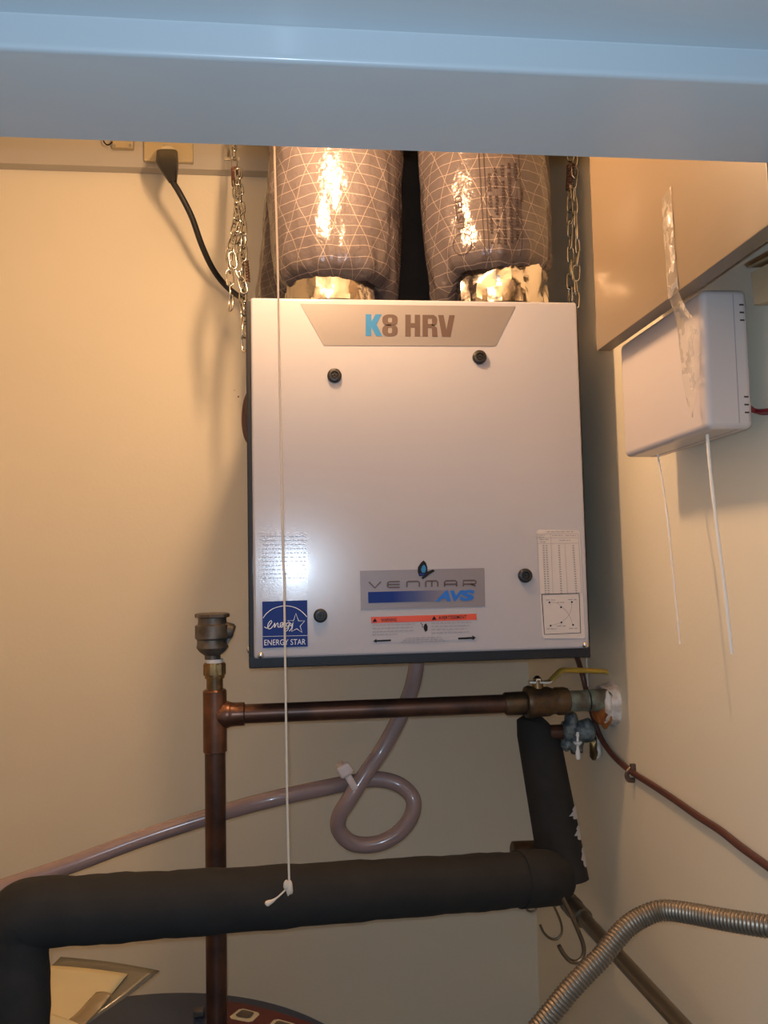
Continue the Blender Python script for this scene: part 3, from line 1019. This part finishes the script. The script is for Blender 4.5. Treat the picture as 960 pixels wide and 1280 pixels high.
# ---------------------------------------------------------------- white junction box (chime) on the right wall
XCH = .437
pa, pb = atX(776, 445, XCH), atX(872, 380, XCH)
y_far, y_near = at(776, 520, 1.0).y, 0
y_far = atX(777, 500, XCH).y
y_near = atX(877, 450, XCH).y - .006
z_top = atX(885, 366, XCH).z + .010
z_bot = (atX(785, 569, XCH).z + atX(872, 540, XCH).z) / 2 - .001
wb = thing('plastic_box', 'white rounded plastic box on the right wall, under the beige panel', 'box', (XR, (y_far + y_near) / 2, z_bot))
XCB = XCH + .053
part('case', box(XCH, y_near, z_bot, XCB, y_far, z_top, .0075, 4), 'white_plastic', wb)
part('seam', [box(XCH + .0355, y_near - .0003, z_bot + .006, XCH + .0362, y_near + .001, z_top - .006), box(XCH + .0355, y_near + .006, z_bot - .0003, XCH + .0362, y_far - .006, z_bot + .001)], 'ink_grey', wb, smooth=False)
part('wall_spacer', box(XCB - .001, y_near + .09, z_bot + .03, XR, y_far - .02, z_top - .02), 'white_plastic', wb, smooth=False)
for zc in (z_top - .026, z_bot + .026):
    for k in (-1, 0, 1):
        part('vent_slot', box(XCH + .0425, y_near - .0004, zc + k * .0085 - .0009, XCH + .0475, y_near + .002, zc + k * .0085 + .0009, .0003), 'slot_dark', wb)
rw = part('red_wire', [sweep(catmull([Vector((XCB - .004, y_near + .012, z_bot + .032)), atX(945, 514, XR - .008), atX(975, 512, XR - .008), atX(1010, 515, XR - .008)], 6), .0028, 8),
                       sweep(catmull([Vector((XCB - .003, y_near + .012, z_bot + .030)), atX(950, 517, XR - .004), atX(975, 514, XR - .004)], 6), .0016, 6)], 'red_wire')
tag(rw, 'red wire leaving the white plastic box along the right wall', 'wire')
s1 = part('string', [sweep(catmull([atX(822, 568, XCH + .02), atX(824, 580, XCH + .02), atX(829, 610, XCH + .02), atX(835, 655, XCH + .02), atX(842, 725, XCH + .02), atX(850, 805, XCH + .02)], 8), lambda i, s, L: .0012 + .0005 * math.sin(s * 900), 6)], 'string_white')
tag(s1, 'thin twisted white string hanging from the far end of the white plastic box', 'string')
s2 = part('string', [sweep(catmull([atX(884, 543, XCH + .015), atX(888, 590, XCH + .015), atX(896, 660, XCH + .015), atX(905, 730, XCH + .015), atX(915, 818, XCH + .015)], 8), lambda i, s, L: .0019 + .0002 * math.sin(s * 700), 8)], 'string_white')
tag(s2, 'thicker straight white string hanging from the near end of the white plastic box', 'string')

# wood block and metal strap beyond the panel, on the wall at the right edge
wk = thing('wood_block', 'small raw wood block under a metal strap at the right edge of the view', 'block', atX(945, 380, .49))
P = [atX(938, 341, .485), atX(975, 322, .485), atX(975, 372, .485), atX(943, 381, .485)]
part('block', prism(P, (XR - .485, 0, 0)), 'wood', wk, smooth=False)
P = [atX(930, 330, .475), atX(990, 296, .475), atX(990, 305, .475), atX(934, 333.5, .475)]
part('strap', prism(P, (XR - .475, 0, 0)), 'zinc', wk, smooth=False)

# ---------------------------------------------------------------- copper piping
YP, XP0, PR = 1.31, -.1273, .0158
zH = EYE - .2173
cw = thing('copper_pipe', 'brown copper pipe rising from the blue tank to a tee and running right', 'pipe', (XP0, YP, EYE - .707))
part('vertical_pipe', lathe((XP0, YP, EYE - .705), (0, 0, 1), [(0, PR), (.705 - .262, PR)], 28), 'copper', cw)
part('tee', [lathe((XP0, YP, zH - .056), (0, 0, 1), [(0, PR + .0006), (.001, PR + .0024), (.093, PR + .0024), (.095, PR + .0005)], 28),
             lathe((XP0 + .004, YP, zH), (1, 0, 0), [(0, PR + .0020), (.014, PR + .0055), (.020, PR + .003), (.026, PR + .0022), (.0405, PR + .0022), (.042, PR)], 28)], 'copper_bright', cw)
xe = at(640, 880, YP).x
part('horizontal_pipe', lathe((XP0 + .035, YP, zH), (1, 0, 0), [(0, PR * .93), (xe - XP0 - .035, PR * .93)], 28), 'copper', cw)
part('solder_ring', lathe((XP0 + .041, YP, zH), (1, 0, 0), [(0, PR + .0012), (.003, PR + .0008), (.004, PR * .95)], 24), 'solder', cw)
zt_ = zH + .039
part('nipple', lathe((XP0, YP, zt_), (0, 0, 1), [(0, .0125), (.021, .0125)], 24), 'brass', cw)
part('hex_adapter', [lathe((XP0, YP, zt_ + .021), (0, 0, 1), [(0, .0150), (.002, .0172), (.017, .0172), (.020, .0155)], 6, rot=.2),
                     lathe((XP0, YP, zt_ + .017), (0, 0, 1), [(0, .0145), (.006, .0155), (.024, .0150)], 24)], 'brass', cw)
zv = zt_ + .041
part('thread_tape', lathe((XP0, YP, zv), (0, 0, 1), [(0, .0128), (.0055, .0132)], 20), 'teflon', cw)

vb = thing('vacuum_breaker', 'tarnished bronze fitting capping the top of the vertical copper pipe', 'valve', (XP0, YP, zv + .0055))
z5 = zv + .0055
XV = XP0 - .003
part('valve_body', lathe((XV, YP, z5), (0, 0, 1), [(0, .0120), (.006, .0122), (.012, .020), (.018, .0245), (.024, .0235), (.030, .0235), (.033, .0265), (.052, .0265), (.054, .022)], 28), 'bronze_grey', vb)
part('valve_cap', [lathe((XV, YP, z5 + .054), (0, 0, 1), [(0, .0222), (.008, .0215), (.010, .0215)], 24), lathe((XV, YP, z5 + .064), (0, 0, 1), [(0, .025), (.001, .0268), (.0055, .0268), (.007, .024)], 8)], 'bronze_grey', vb)
part('side_boss', [lathe((XV + .016, YP, z5 + .046), (1, .0, -.35), [(0, .012), (.014, .0125), (.018, .010)], 20),
                   prism([(XV + .018, YP - .006, z5 + .013), (XV + .032, YP - .006, z5 + .035), (XV + .031, YP - .006, z5 + .05), (XV + .018, YP - .006, z5 + .055)], (0, .012, 0))], 'bronze_grey', vb)

# ball valve and the way into the wall
bv = thing('ball_valve', 'brass ball valve with a yellow lever, right end of the horizontal copper pipe', 'valve', (xe, YP, zH))


def X_of(px, Y=YP):
    return at(px, 880, Y).x


x = X_of(630)
part('union_nut', lathe((x, YP, zH), (1, 0, 0), [(0, .0165), (.003, .0185), (X_of(656) - x, .0190), (X_of(659) - x, .016)], 8, rot=.5), 'brass_dark', bv)
x1 = X_of(655)
part('valve_body', lathe((x1, YP, zH + .001), (1, 0, 0), [(0, .016), (.003, .0245), (.008, .0265), (.013, .0255), (.020, .0235), (.040, .0235), (.047, .0205), (.050, .0205), (.072, .0205), (.074, .017)], 32), 'brass_dark', bv)
part('body_hex', lathe((x1 + .051, YP, zH + .001), (1, 0, 0), [(0, .021), (.002, .0228), (.018, .0228), (.020, .021)], 8, rot=.5), 'brass_dark', bv)
xs_ = at(672, 860, YP).x
part('stem', lathe((xs_, YP, zH + .019), (0, 0, 1), [(0, .0095), (.014, .0085), (.018, .006)], 16), 'brass', bv)
zl_ = at(672, 853, YP).z
part('stem_nut', lathe((xs_, YP, zl_), (0, 0, 1), [(0, .0075), (.006, .0075), (.010, .004), (.011, .001)], 6), 'steel', bv)
lv = [(661, 852.5), (684, 852.5), (688, 851), (700, 839), (704, 837.5), (730, 838), (752, 839), (759, 840)]
Pl = [at(x_, y_, YP) for x_, y_ in lv]
V = []
for i, p in enumerate(Pl):
    w = .010 if 0 < i < len(Pl) - 1 else .006
    for dy, dz in ((-w, -.0014), (w, -.0014), (w, .0014), (-w, .0014)):
        V.append(p + Vector((0, dy, dz)))
Fc = [[i * 4 + k, i * 4 + (k + 1) % 4, i * 4 + 4 + (k + 1) % 4, i * 4 + 4 + k] for i in range(len(Pl) - 1) for k in range(4)]
Fc += [[3, 2, 1, 0], [len(V) - 4, len(V) - 3, len(V) - 2, len(V) - 1]]
part('lever_core', ([p for p in V[:16]], Fc[:12] + [[3, 2, 1, 0], [12, 13, 14, 15]]), 'zinc', bv, smooth=False)
V2 = []
for i in range(2, len(Pl)):
    p = Pl[i]
    w = .0115 if i < len(Pl) - 1 else .007
    for k in range(8):
        a = 2 * PI * k / 8
        V2.append(p + Vector((0, w * math.cos(a), .0042 * math.sin(a))))
m_ = len(Pl) - 2
Fc = [[i * 8 + k, i * 8 + (k + 1) % 8, i * 8 + 8 + (k + 1) % 8, i * 8 + 8 + k] for i in range(m_ - 1) for k in range(8)] + [list(range(8))[::-1], [(m_ - 1) * 8 + k for k in range(8)]]
part('lever_grip', (V2, Fc), 'lever_yellow', bv, label='yellow vinyl lever grip')
x2 = X_of(713)
part('green_adapter', lathe((x2 - .004, YP, zH), (1, 0, 0), [(0, .0155), (.004, .0165), (X_of(735) - x2, .0165), (X_of(737) - x2, .0175)], 24), 'verdigris', bv)
part('wall_stub', lathe((X_of(736), YP, zH), (1, 0, 0), [(0, .0172), (.010, .018), (XR - X_of(736) + .002, .018)], 24), 'verdigris', bv)

# hole in the wall with crumbling plaster and rusty foam
esc = part('plaster_ring', [], 'plaster') if False else None
SEG = 40
pr_ = thing('wall_collar', 'crumbling white plaster ring where the pipe enters the right wall', 'collar', (XR, YP, zH))
YR, ZR = YP + .012, zH - .009
V, Fc = [], []
for ring, (rad_, dx) in enumerate(((.025, .001), (.025, -.016), (.0275, -.021), (.031, -.018), (.033, -.010), (.036, .001))):
    for k in range(SEG):
        a = 2 * PI * k / SEG
        n_ = 1 + .13 * noise.noise(Vector((math.cos(a) * 2, math.sin(a) * 2, ring * .3)))
        V.append(Vector((XR + dx + .005 * noise.noise(Vector((math.cos(a) * 3, math.sin(a) * 3, ring * .5))) * (0 < ring < 5), YR + rad_ * n_ * math.cos(a), ZR + rad_ * n_ * math.sin(a))))
for i in range(5):
    for k in range(SEG):
        l = (k + 1) % SEG
        Fc.append([i * SEG + k, (i + 1) * SEG + k, (i + 1) * SEG + l, i * SEG + l])
part('plaster_rim', (V, Fc), 'plaster', pr_)
part('rusty_foam', lump((XR - .020, YR, ZR - .008), (.012, .029, .027), 2, 24, 16), 'rust_foam', pr_, label='orange rusty foam in the hole')
part('plaster_flake', lump((XR - .020, YP - .018, zH - .004), (.006, .006, .019), 4), 'plaster', pr_, label='white flake of plaster')

# drain valve below, corroded, with white plastic tag
YD = 1.37
dv = thing('drain_valve', 'corroded blue grey valve below the ball valve, with a white tag', 'valve', at(720, 915, YD))
c = at(698, 915, YD)
xr_ = at(748, 915, YD).x
part('inlet_pipe', lathe((at(686, 915, YD).x, YD, c.z), (1, 0, 0), [(0, .0125), (c.x + .012 - at(686, 915, YD).x, .0125)], 20), 'copper', dv)
part('valve_body', [lathe((c.x + .006, YD, c.z), (1, 0, 0), [(0, .012), (.003, .018), (.012, .019), (.018, .0155), (.030, .0175), (.040, .020), (.050, .0185), (.055, .013)], 12),
                    lathe((c.x + .026, YD, c.z - .002), (0, -.5, -1), [(0, .012), (.020, .014), (.026, .011), (.034, .010)], 10),
                    lathe((c.x + .022, YD - .006, c.z + .010), (-.15, -.1, 1), [(0, .0125), (.012, .012), (.020, .0105), (.022, .009)], 8),
                    lump((c.x + .046, YD - .01, c.z + .012), (.010, .010, .010), 3), lump((c.x + .012, YD - .004, c.z - .020), (.010, .010, .010), 8)], 'blue_corrosion', dv, ang=55)
q = at(742, 935, YD)
part('rusty_outlet', [lump((q.x, YD, q.z), (.0075, .008, .020), 6)], 'brass', dv)
part('plaster_crust', [lump((q.x + .008, YD, q.z - .002), (.005, .006, .017), 9)], 'plaster', dv)
q0, q1, q2_, q3_ = at(722, 915, 1.335), at(722, 927, 1.335), at(722, 931, 1.335), at(722.5, 949, 1.335)
part('white_tag', [lathe(q0, q1 - q0, [(0, .002), (.006, .003), (.008, .0018), ((q1 - q0).length, .0022)], 10),
                   lathe(q1, (0, 0, -1), [(0, .0072), (.0022, .0072), (.006, .0035)], 12),
                   lathe(q2_, q3_ - q2_, [(0, .0020), (.006, .0022), ((q3_ - q2_).length * .6, .0042), ((q3_ - q2_).length, .0036)], 12)], 'teflon', dv, label='white plastic tag')

# ---------------------------------------------------------------- black foam insulated pipes
ri = thing('insulated_riser', 'slanting black foam covered pipe below the ball valve, torn right edge', 'pipe', at(703, 1100, 1.36))
ra, rb = at(671, 908, 1.395), at(706, 1102, 1.345)
dr = (rb - ra)
pth = [ra.lerp(rb, i / 24) for i in range(25)]
pth = [at(683, 893, 1.40).lerp(ra, .55)] + pth
part('foam_sleeve', sweep(pth, lambda i, s, L: (.026 if i == 0 else .0355 if i == 1 else .0355 + .0035 * (i / 24)), 28, up=(0, 1, 0)), 'foam_black', ri)
side = dr.cross(Vector((0, 1, 0))).normalized()
if side.x < 0:
    side = -side
tears = []
for t0, t1, w in ((.52, .60, .0065), (.64, .73, .0055), (.78, .90, .0035)):
    P = []
    for k in range(9):
        u = k / 8
        p = ra.lerp(rb, t0 + (t1 - t0) * u)
        ww = w * math.sin(PI * min(1, max(.0, u * .9 + .05))) * (.8 + .3 * math.sin(k * 2.1))
        P.append((p, ww))
    V = []
    for p, ww in P:
        for q_ in range(6):
            an = -.1 - (.52 + ww * 75) * q_ / 5
            V.append(p + side * (.0400 * math.cos(an)) + Vector((0, -1, 0)) * (.0400 * math.sin(-an)))
    tears.append((V, [[6 * k + m, 6 * k + m + 1, 6 * k + m + 7, 6 * k + m + 6] for k in range(8) for m in range(5)]))
for v_ in tears:
    part('torn_tape', v_, 'foam_torn', ri, label='pale torn tape along the edge')

ih = thing('insulated_pipe', 'thick black foam covered pipe crossing the bottom and turning down at left', 'pipe', at(300, 1120, 1.15))
HP = [at(17, 1400, 1.05), at(17.5, 1250, 1.055), at(18, 1180, 1.06), at(24, 1150, 1.06), at(48, 1140, 1.063), at(90, 1138, 1.075), at(180, 1132, 1.10), at(300, 1124, 1.145), at(450, 1113, 1.20), at(580, 1104, 1.245), at(650, 1099, 1.271)]
hp = catmull(HP, 8)
part('foam_sleeve', sweep(hp, lambda i, s, L: .0400 + .0007 * math.sin(s * 60) + .0005 * math.sin(s * 170), 36, up=(0, 1, 0)), 'foam_black', ih)
ee = catmull([at(648, 1099, 1.270), at(672, 1097.5, 1.280), at(684, 1097, 1.315), at(688, 1098, 1.345)], 8)
part('foam_elbow', sweep(ee, .0415, 36, up=(0, 1, 0)), 'foam_black', ih)

eb = part('copper_elbow', [lathe(at(640, 1066, 1.42), (1, 0, 0), [(0, .015), (.002, .0185), (.02, .0185), (.05, .0175)], 20), lathe(at(652, 1066, 1.42), (0, 0, -1), [(0, .018), (.05, .018)], 20)], 'brass_dark')
tag(eb, 'brown pipe elbow peeking over the horizontal black foam pipe, left of the riser', 'fitting')

# ---------------------------------------------------------------- clear drain tube with a loop
dt = thing('drain_tube', 'mauve vinyl drain tube looping below the ventilation unit', 'tube', at(430, 980, 1.40))
Yt = 1.392
TP = [at(521, 815, Yt), at(520, 835, Yt), at(513, 865, Yt + .005), at(498, 900, Yt + .01), at(477, 938, Yt + .01), at(455, 970, Yt), at(436, 1000, Yt - .006), at(424, 1020, Yt), at(424, 1038, Yt + .008), at(441, 1054, Yt + .012), at(470, 1055, Yt + .012), at(497, 1042, Yt + .012),
      at(514, 1020, Yt + .012), at(516, 998, Yt + .015), at(499, 981, Yt + .027), at(472, 974, Yt + .031), at(440, 978, Yt + .029), at(400, 986, Yt + .015), at(340, 999, Yt), at(270, 1018, Yt), at(180, 1047, Yt - .02), at(80, 1084, Yt - .05), at(-30, 1121, Yt - .08), at(-140, 1160, Yt - .10), at(-330, 1225, 1.24), at(-520, 1300, 1.12)]
part('tube', sweep(catmull(TP, 10), .0133, 20, up=(0, 1, 0)), 'tube_vinyl', dt)
zt = thing('zip_tie', 'pale zip tie binding the crossing of the looped drain tube', 'tie', at(434, 968, 1.37))
zpt = [at(427, 957, 1.377), at(433, 967, 1.3735), at(440, 979, 1.3735), at(446, 990, 1.380), at(449, 995, 1.405), at(447, 989, 1.440), at(438, 974, 1.444), at(429, 960, 1.440), at(424, 953, 1.405)]
part('strap', sweep(catmull(zpt, 6, closed=True), .0056, 10, closed=True, flat=.28, up=(1, 0, .6)), 'tie_white', zt)
q = at(431, 962, 1.377)
part('locking_head', xform(box(-.012, -.007, -.0105, .012, .007, .0105, .0055, 4), Matrix.Translation(q + Vector((0, -.004, 0))) @ Matrix.Rotation(-.5, 4, 'Y')), 'tie_white', zt)

# ---------------------------------------------------------------- cable on the right wall
cb = thing('wall_cable', 'brown cable drooping from the unit down along the right wall', 'cable', atX(795, 968, XR - .007))
CP = [atX(720, 818, XR - .03), atX(727, 840, XR - .012), atX(734, 868, XR - .008), atX(742, 898, XR - .014), atX(751, 922, XR - .010), atX(767, 945, XR - .006), atX(790, 965, XR - .0055), atX(818, 983, XR - .0055), atX(845, 1001, XR - .0055), atX(872, 1020, XR - .0055), atX(900, 1038, XR - .0055), atX(928, 1060, XR - .0055), atX(975, 1094, XR - .0055), atX(1050, 1150, XR - .0055)]
part('cable', sweep(catmull(CP, 8), .0048, 12), 'cable_brown', cb)
q = atX(794, 969, XR)
part('clip', [sweep(catmull([Vector((XR - .001, q.y + .001, q.z - .008)), Vector((XR - .011, q.y, q.z - .006)), Vector((XR - .013, q.y, q.z + .003)), Vector((XR - .004, q.y, q.z + .012)), Vector((XR - .002, q.y, q.z + .016))], 5), .0022, 8, flat=1.8, up=(0, 1, 0)),
              box(XR - .008, q.y - .005, q.z + .006, XR + .0, q.y + .001, q.z + .018, .001)], 'clip_metal', cb)
ws = part('white_wire', sweep([at(733, 822, 1.38), at(734, 846, 1.38), at(735, 858, 1.38)], .0011, 6), 'string_white')
tag(ws, 'short white wire end below the right bottom corner of the ventilation unit', 'wire')

# ---------------------------------------------------------------- flexible steel conduit and the grey tube behind it
fx = thing('flexible_conduit', 'ribbed steel flexible conduit arching across the lower right corner', 'conduit', at(800, 1145, .90))
FP = [at(575, 1405, .86), at(637, 1330, .865), at(677, 1281, .87), at(711, 1239, .875), at(733, 1215, .88), at(751, 1197, .885), at(766, 1178, .89), at(782, 1160, .895), at(803, 1146, .90), at(829, 1138, .895), at(865, 1142, .87), at(902, 1149, .84), at(960, 1158, .80), at(1040, 1168, .76)]
# even steps so that the ribs are regular
fc_ = catmull(FP, 16)
S = [0]
for i in range(1, len(fc_)):
    S.append(S[-1] + (fc_[i] - fc_[i - 1]).length)
pts = []
pitch = .0041
n_ = int(S[-1] / (pitch / 6))
j = 1
for i in range(n_):
    s = i * pitch / 6
    while S[j] < s:
        j += 1
    pts.append(fc_[j - 1].lerp(fc_[j], (s - S[j - 1]) / (S[j] - S[j - 1])))
prof = (.0, .0005, .0009, .0010, .0007, .0003)
part('ribbed_hose', sweep(pts, lambda i, s, L: .0102 + prof[i % 6], 18, up=(0, 1, 0)), 'conduit_steel', fx)

gt = thing('grey_tube', 'straight grey tube with a coupling, slanting behind the ribbed conduit', 'tube', at(780, 1200, 1.2))
ga, gb = at(700, 1116, 1.41), at(880, 1312, .99)
dg_ = (gb - ga)
part('tube', lathe(ga, dg_, [(0, .0120), (dg_.length, .0110)], 20), 'tube_grey', gt)
part('coupling', lathe(ga.lerp(gb, .075), dg_, [(0, .0135), (.002, .0165), (.010, .0165), (.011, .0150), (.016, .0150), (.017, .0168), (.027, .0168), (.029, .0155), (.060, .0155), (.061, .013)], 20), 'tube_grey', gt)

# hooks under the foam pipe
H = [([(655, 1118), (656, 1131), (660, 1138), (666, 1139), (671, 1134), (673, 1122), (673, 1112)], 1.30, .0016, 'small round wire hook under the black foam pipe, leftmost of the hooks'),
     ([(675, 1156), (680, 1166), (688, 1173), (696, 1173.5), (702, 1166), (701, 1153), (694, 1136), (685, 1120), (682, 1112)], 1.30, .0019, 'middle thin wire hook hanging under the foam pipe by the wall corner'),
     ([(698.5, 1182), (705, 1193), (713, 1201), (722, 1202), (729, 1194), (729, 1181), (722, 1162), (713, 1142), (704, 1124), (700, 1116)], 1.27, .0034, 'thick grey hook hanging lowest beside the grey tube coupling')]
for pts_, Y, r, lab in H:
    o = part('hook', sweep(catmull([at(x_, y_, Y) for x_, y_ in pts_], 6), r, 10, up=(0, 1, 0)), 'hook_steel')
    tag(o, lab, 'hook', 'metal hooks under the foam pipe')

# ---------------------------------------------------------------- water tank
TZ = EYE - .707
TC, TR = Vector((-.2565, 1.110, 0)), .383
tk = thing('water_tank', 'round tank with a dark blue top, at the bottom of the view', 'tank', (TC.x, TC.y, 0))
part('shell', lathe((TC.x, TC.y, .0), (0, 0, 1), [(0, TR - .02), (.03, TR - .006), (TZ - .045, TR - .006)], 72), 'tank_body', tk)
part('top_cover', lathe((TC.x, TC.y, TZ - .05), (0, 0, 1), [(0, TR), (.040, TR), (.047, TR - .003), (.050, TR - .010), (.050, .0001)], 96), 'tank_blue', tk)


def tz(px, py, dz=.001):
    return atP(px, py, (0, 0, TZ + dz), Vector((0, 0, 1)))


wl_ = part('warning_strip', prism([tz(283, 1252), tz(304, 1255), tz(345, 1265), tz(400, 1283), tz(440, 1300), tz(400, 1312), tz(330, 1292), tz(283, 1280)], (0, 0, .0012)), 'label_red', tk, smooth=False)
for (qs) in ([(301, 1260.5), (326, 1267), (314, 1278.5), (285, 1273)], [(344, 1273.5), (372, 1281), (362, 1295), (330, 1289)], [(390, 1291), (418, 1301), (408, 1315), (376, 1306)]):
    c = sum((tz(*p) for p in qs), Vector()) / 4
    fr_ = []
    for i in range(4):
        a, b = tz(*qs[i], .0024), tz(*qs[(i + 1) % 4], .0024)
        fr_ += [a.lerp(b, .14), a.lerp(b, .86)]
    sub('pictogram_square', prism(fr_, (0, 0, .0008)), 'cream', wl_, smooth=False)
    cz = Vector((c.x, c.y, TZ + .0034))
    sub('pictogram', prism([cz + (p - c) * .62 + Vector((0, 0, .0002 + p.z * 0)) for p in fr_], (0, 0, .0004)), 'bronze_grey', wl_, smooth=False)
part('pipe_fitting', lathe((XP0, YP, TZ), (0, 0, 1), [(0, .024), (.004, .024), (.006, .019), (.016, .019), (.018, .0165)], 8), 'bronze_grey', tk)
q = tz(252, 1268)
part('tank_bolt', box(q.x - .012, q.y - .008, TZ, q.x + .004, q.y + .008, TZ + .010, .002), 'bronze_grey', tk)

# papers in a plastic sleeve leaning on the tank
A0 = Vector((-.4, 1.17, TZ + .004))
nn = Vector((0, -.55, 1)).normalized()
pp = thing('document_sleeve', 'cream papers in a clear plastic sleeve lying on the blue tank top', 'document', A0)


def sheet(quad, off, bow, m, name, label=None):
    """four pixel corners on the leaning plane, bowed into a soft curve"""
    q = [atP(x_, y_, A0 + nn * off, nn) for x_, y_ in quad]
    n1 = 12
    V = []
    for i in range(n1 + 1):
        for k in range(n1 + 1):
            u, v = i / n1, k / n1
            p = q[0].lerp(q[1], u).lerp(q[3].lerp(q[2], u), v)
            V.append(p + nn * (bow * math.sin(PI * u) * (.3 + .7 * v) + bow * .4 * math.sin(2 * PI * v + u)))
    Fc = [[i * (n1 + 1) + k, (i + 1) * (n1 + 1) + k, (i + 1) * (n1 + 1) + k + 1, i * (n1 + 1) + k + 1] for i in range(n1) for k in range(n1)]
    o = part(name, (V, Fc), m, pp, ang=80, label=label)
    md = o.modifiers.new('thickness', 'SOLIDIFY'); md.thickness = .0006
    return o


sheet([(-40, 1290), (96, 1290), (160, 1218), (40, 1206)], .004, .004, 'paper', 'paper')
sheet([(-40, 1320), (70, 1320), (98, 1280), (40, 1262)], .008, .004, 'paper', 'paper')
sheet([(-40, 1300), (110, 1281), (200, 1214), (76, 1196)], .0, .004, 'sleeve_dark', 'sleeve_back')
sheet([(60, 1300), (104, 1284), (141, 1243), (120, 1240)], .0055, .003, 'sleeve_plastic', 'sleeve_edge')

# small blemishes on the left wall surface
for px, py, r in ((298, 496, .0022), (293, 488, .0010)):
    p = at(px, py, YB)
    tag(part('nail_hole', lump((p.x, YB - .0002, p.z), (r, .0006, r), px, 8, 6), 'nail_rust'), 'tiny rusty %s left of the ventilation unit' % ('nail mark' if r > .002 else 'speck, the upper one,'), 'mark')
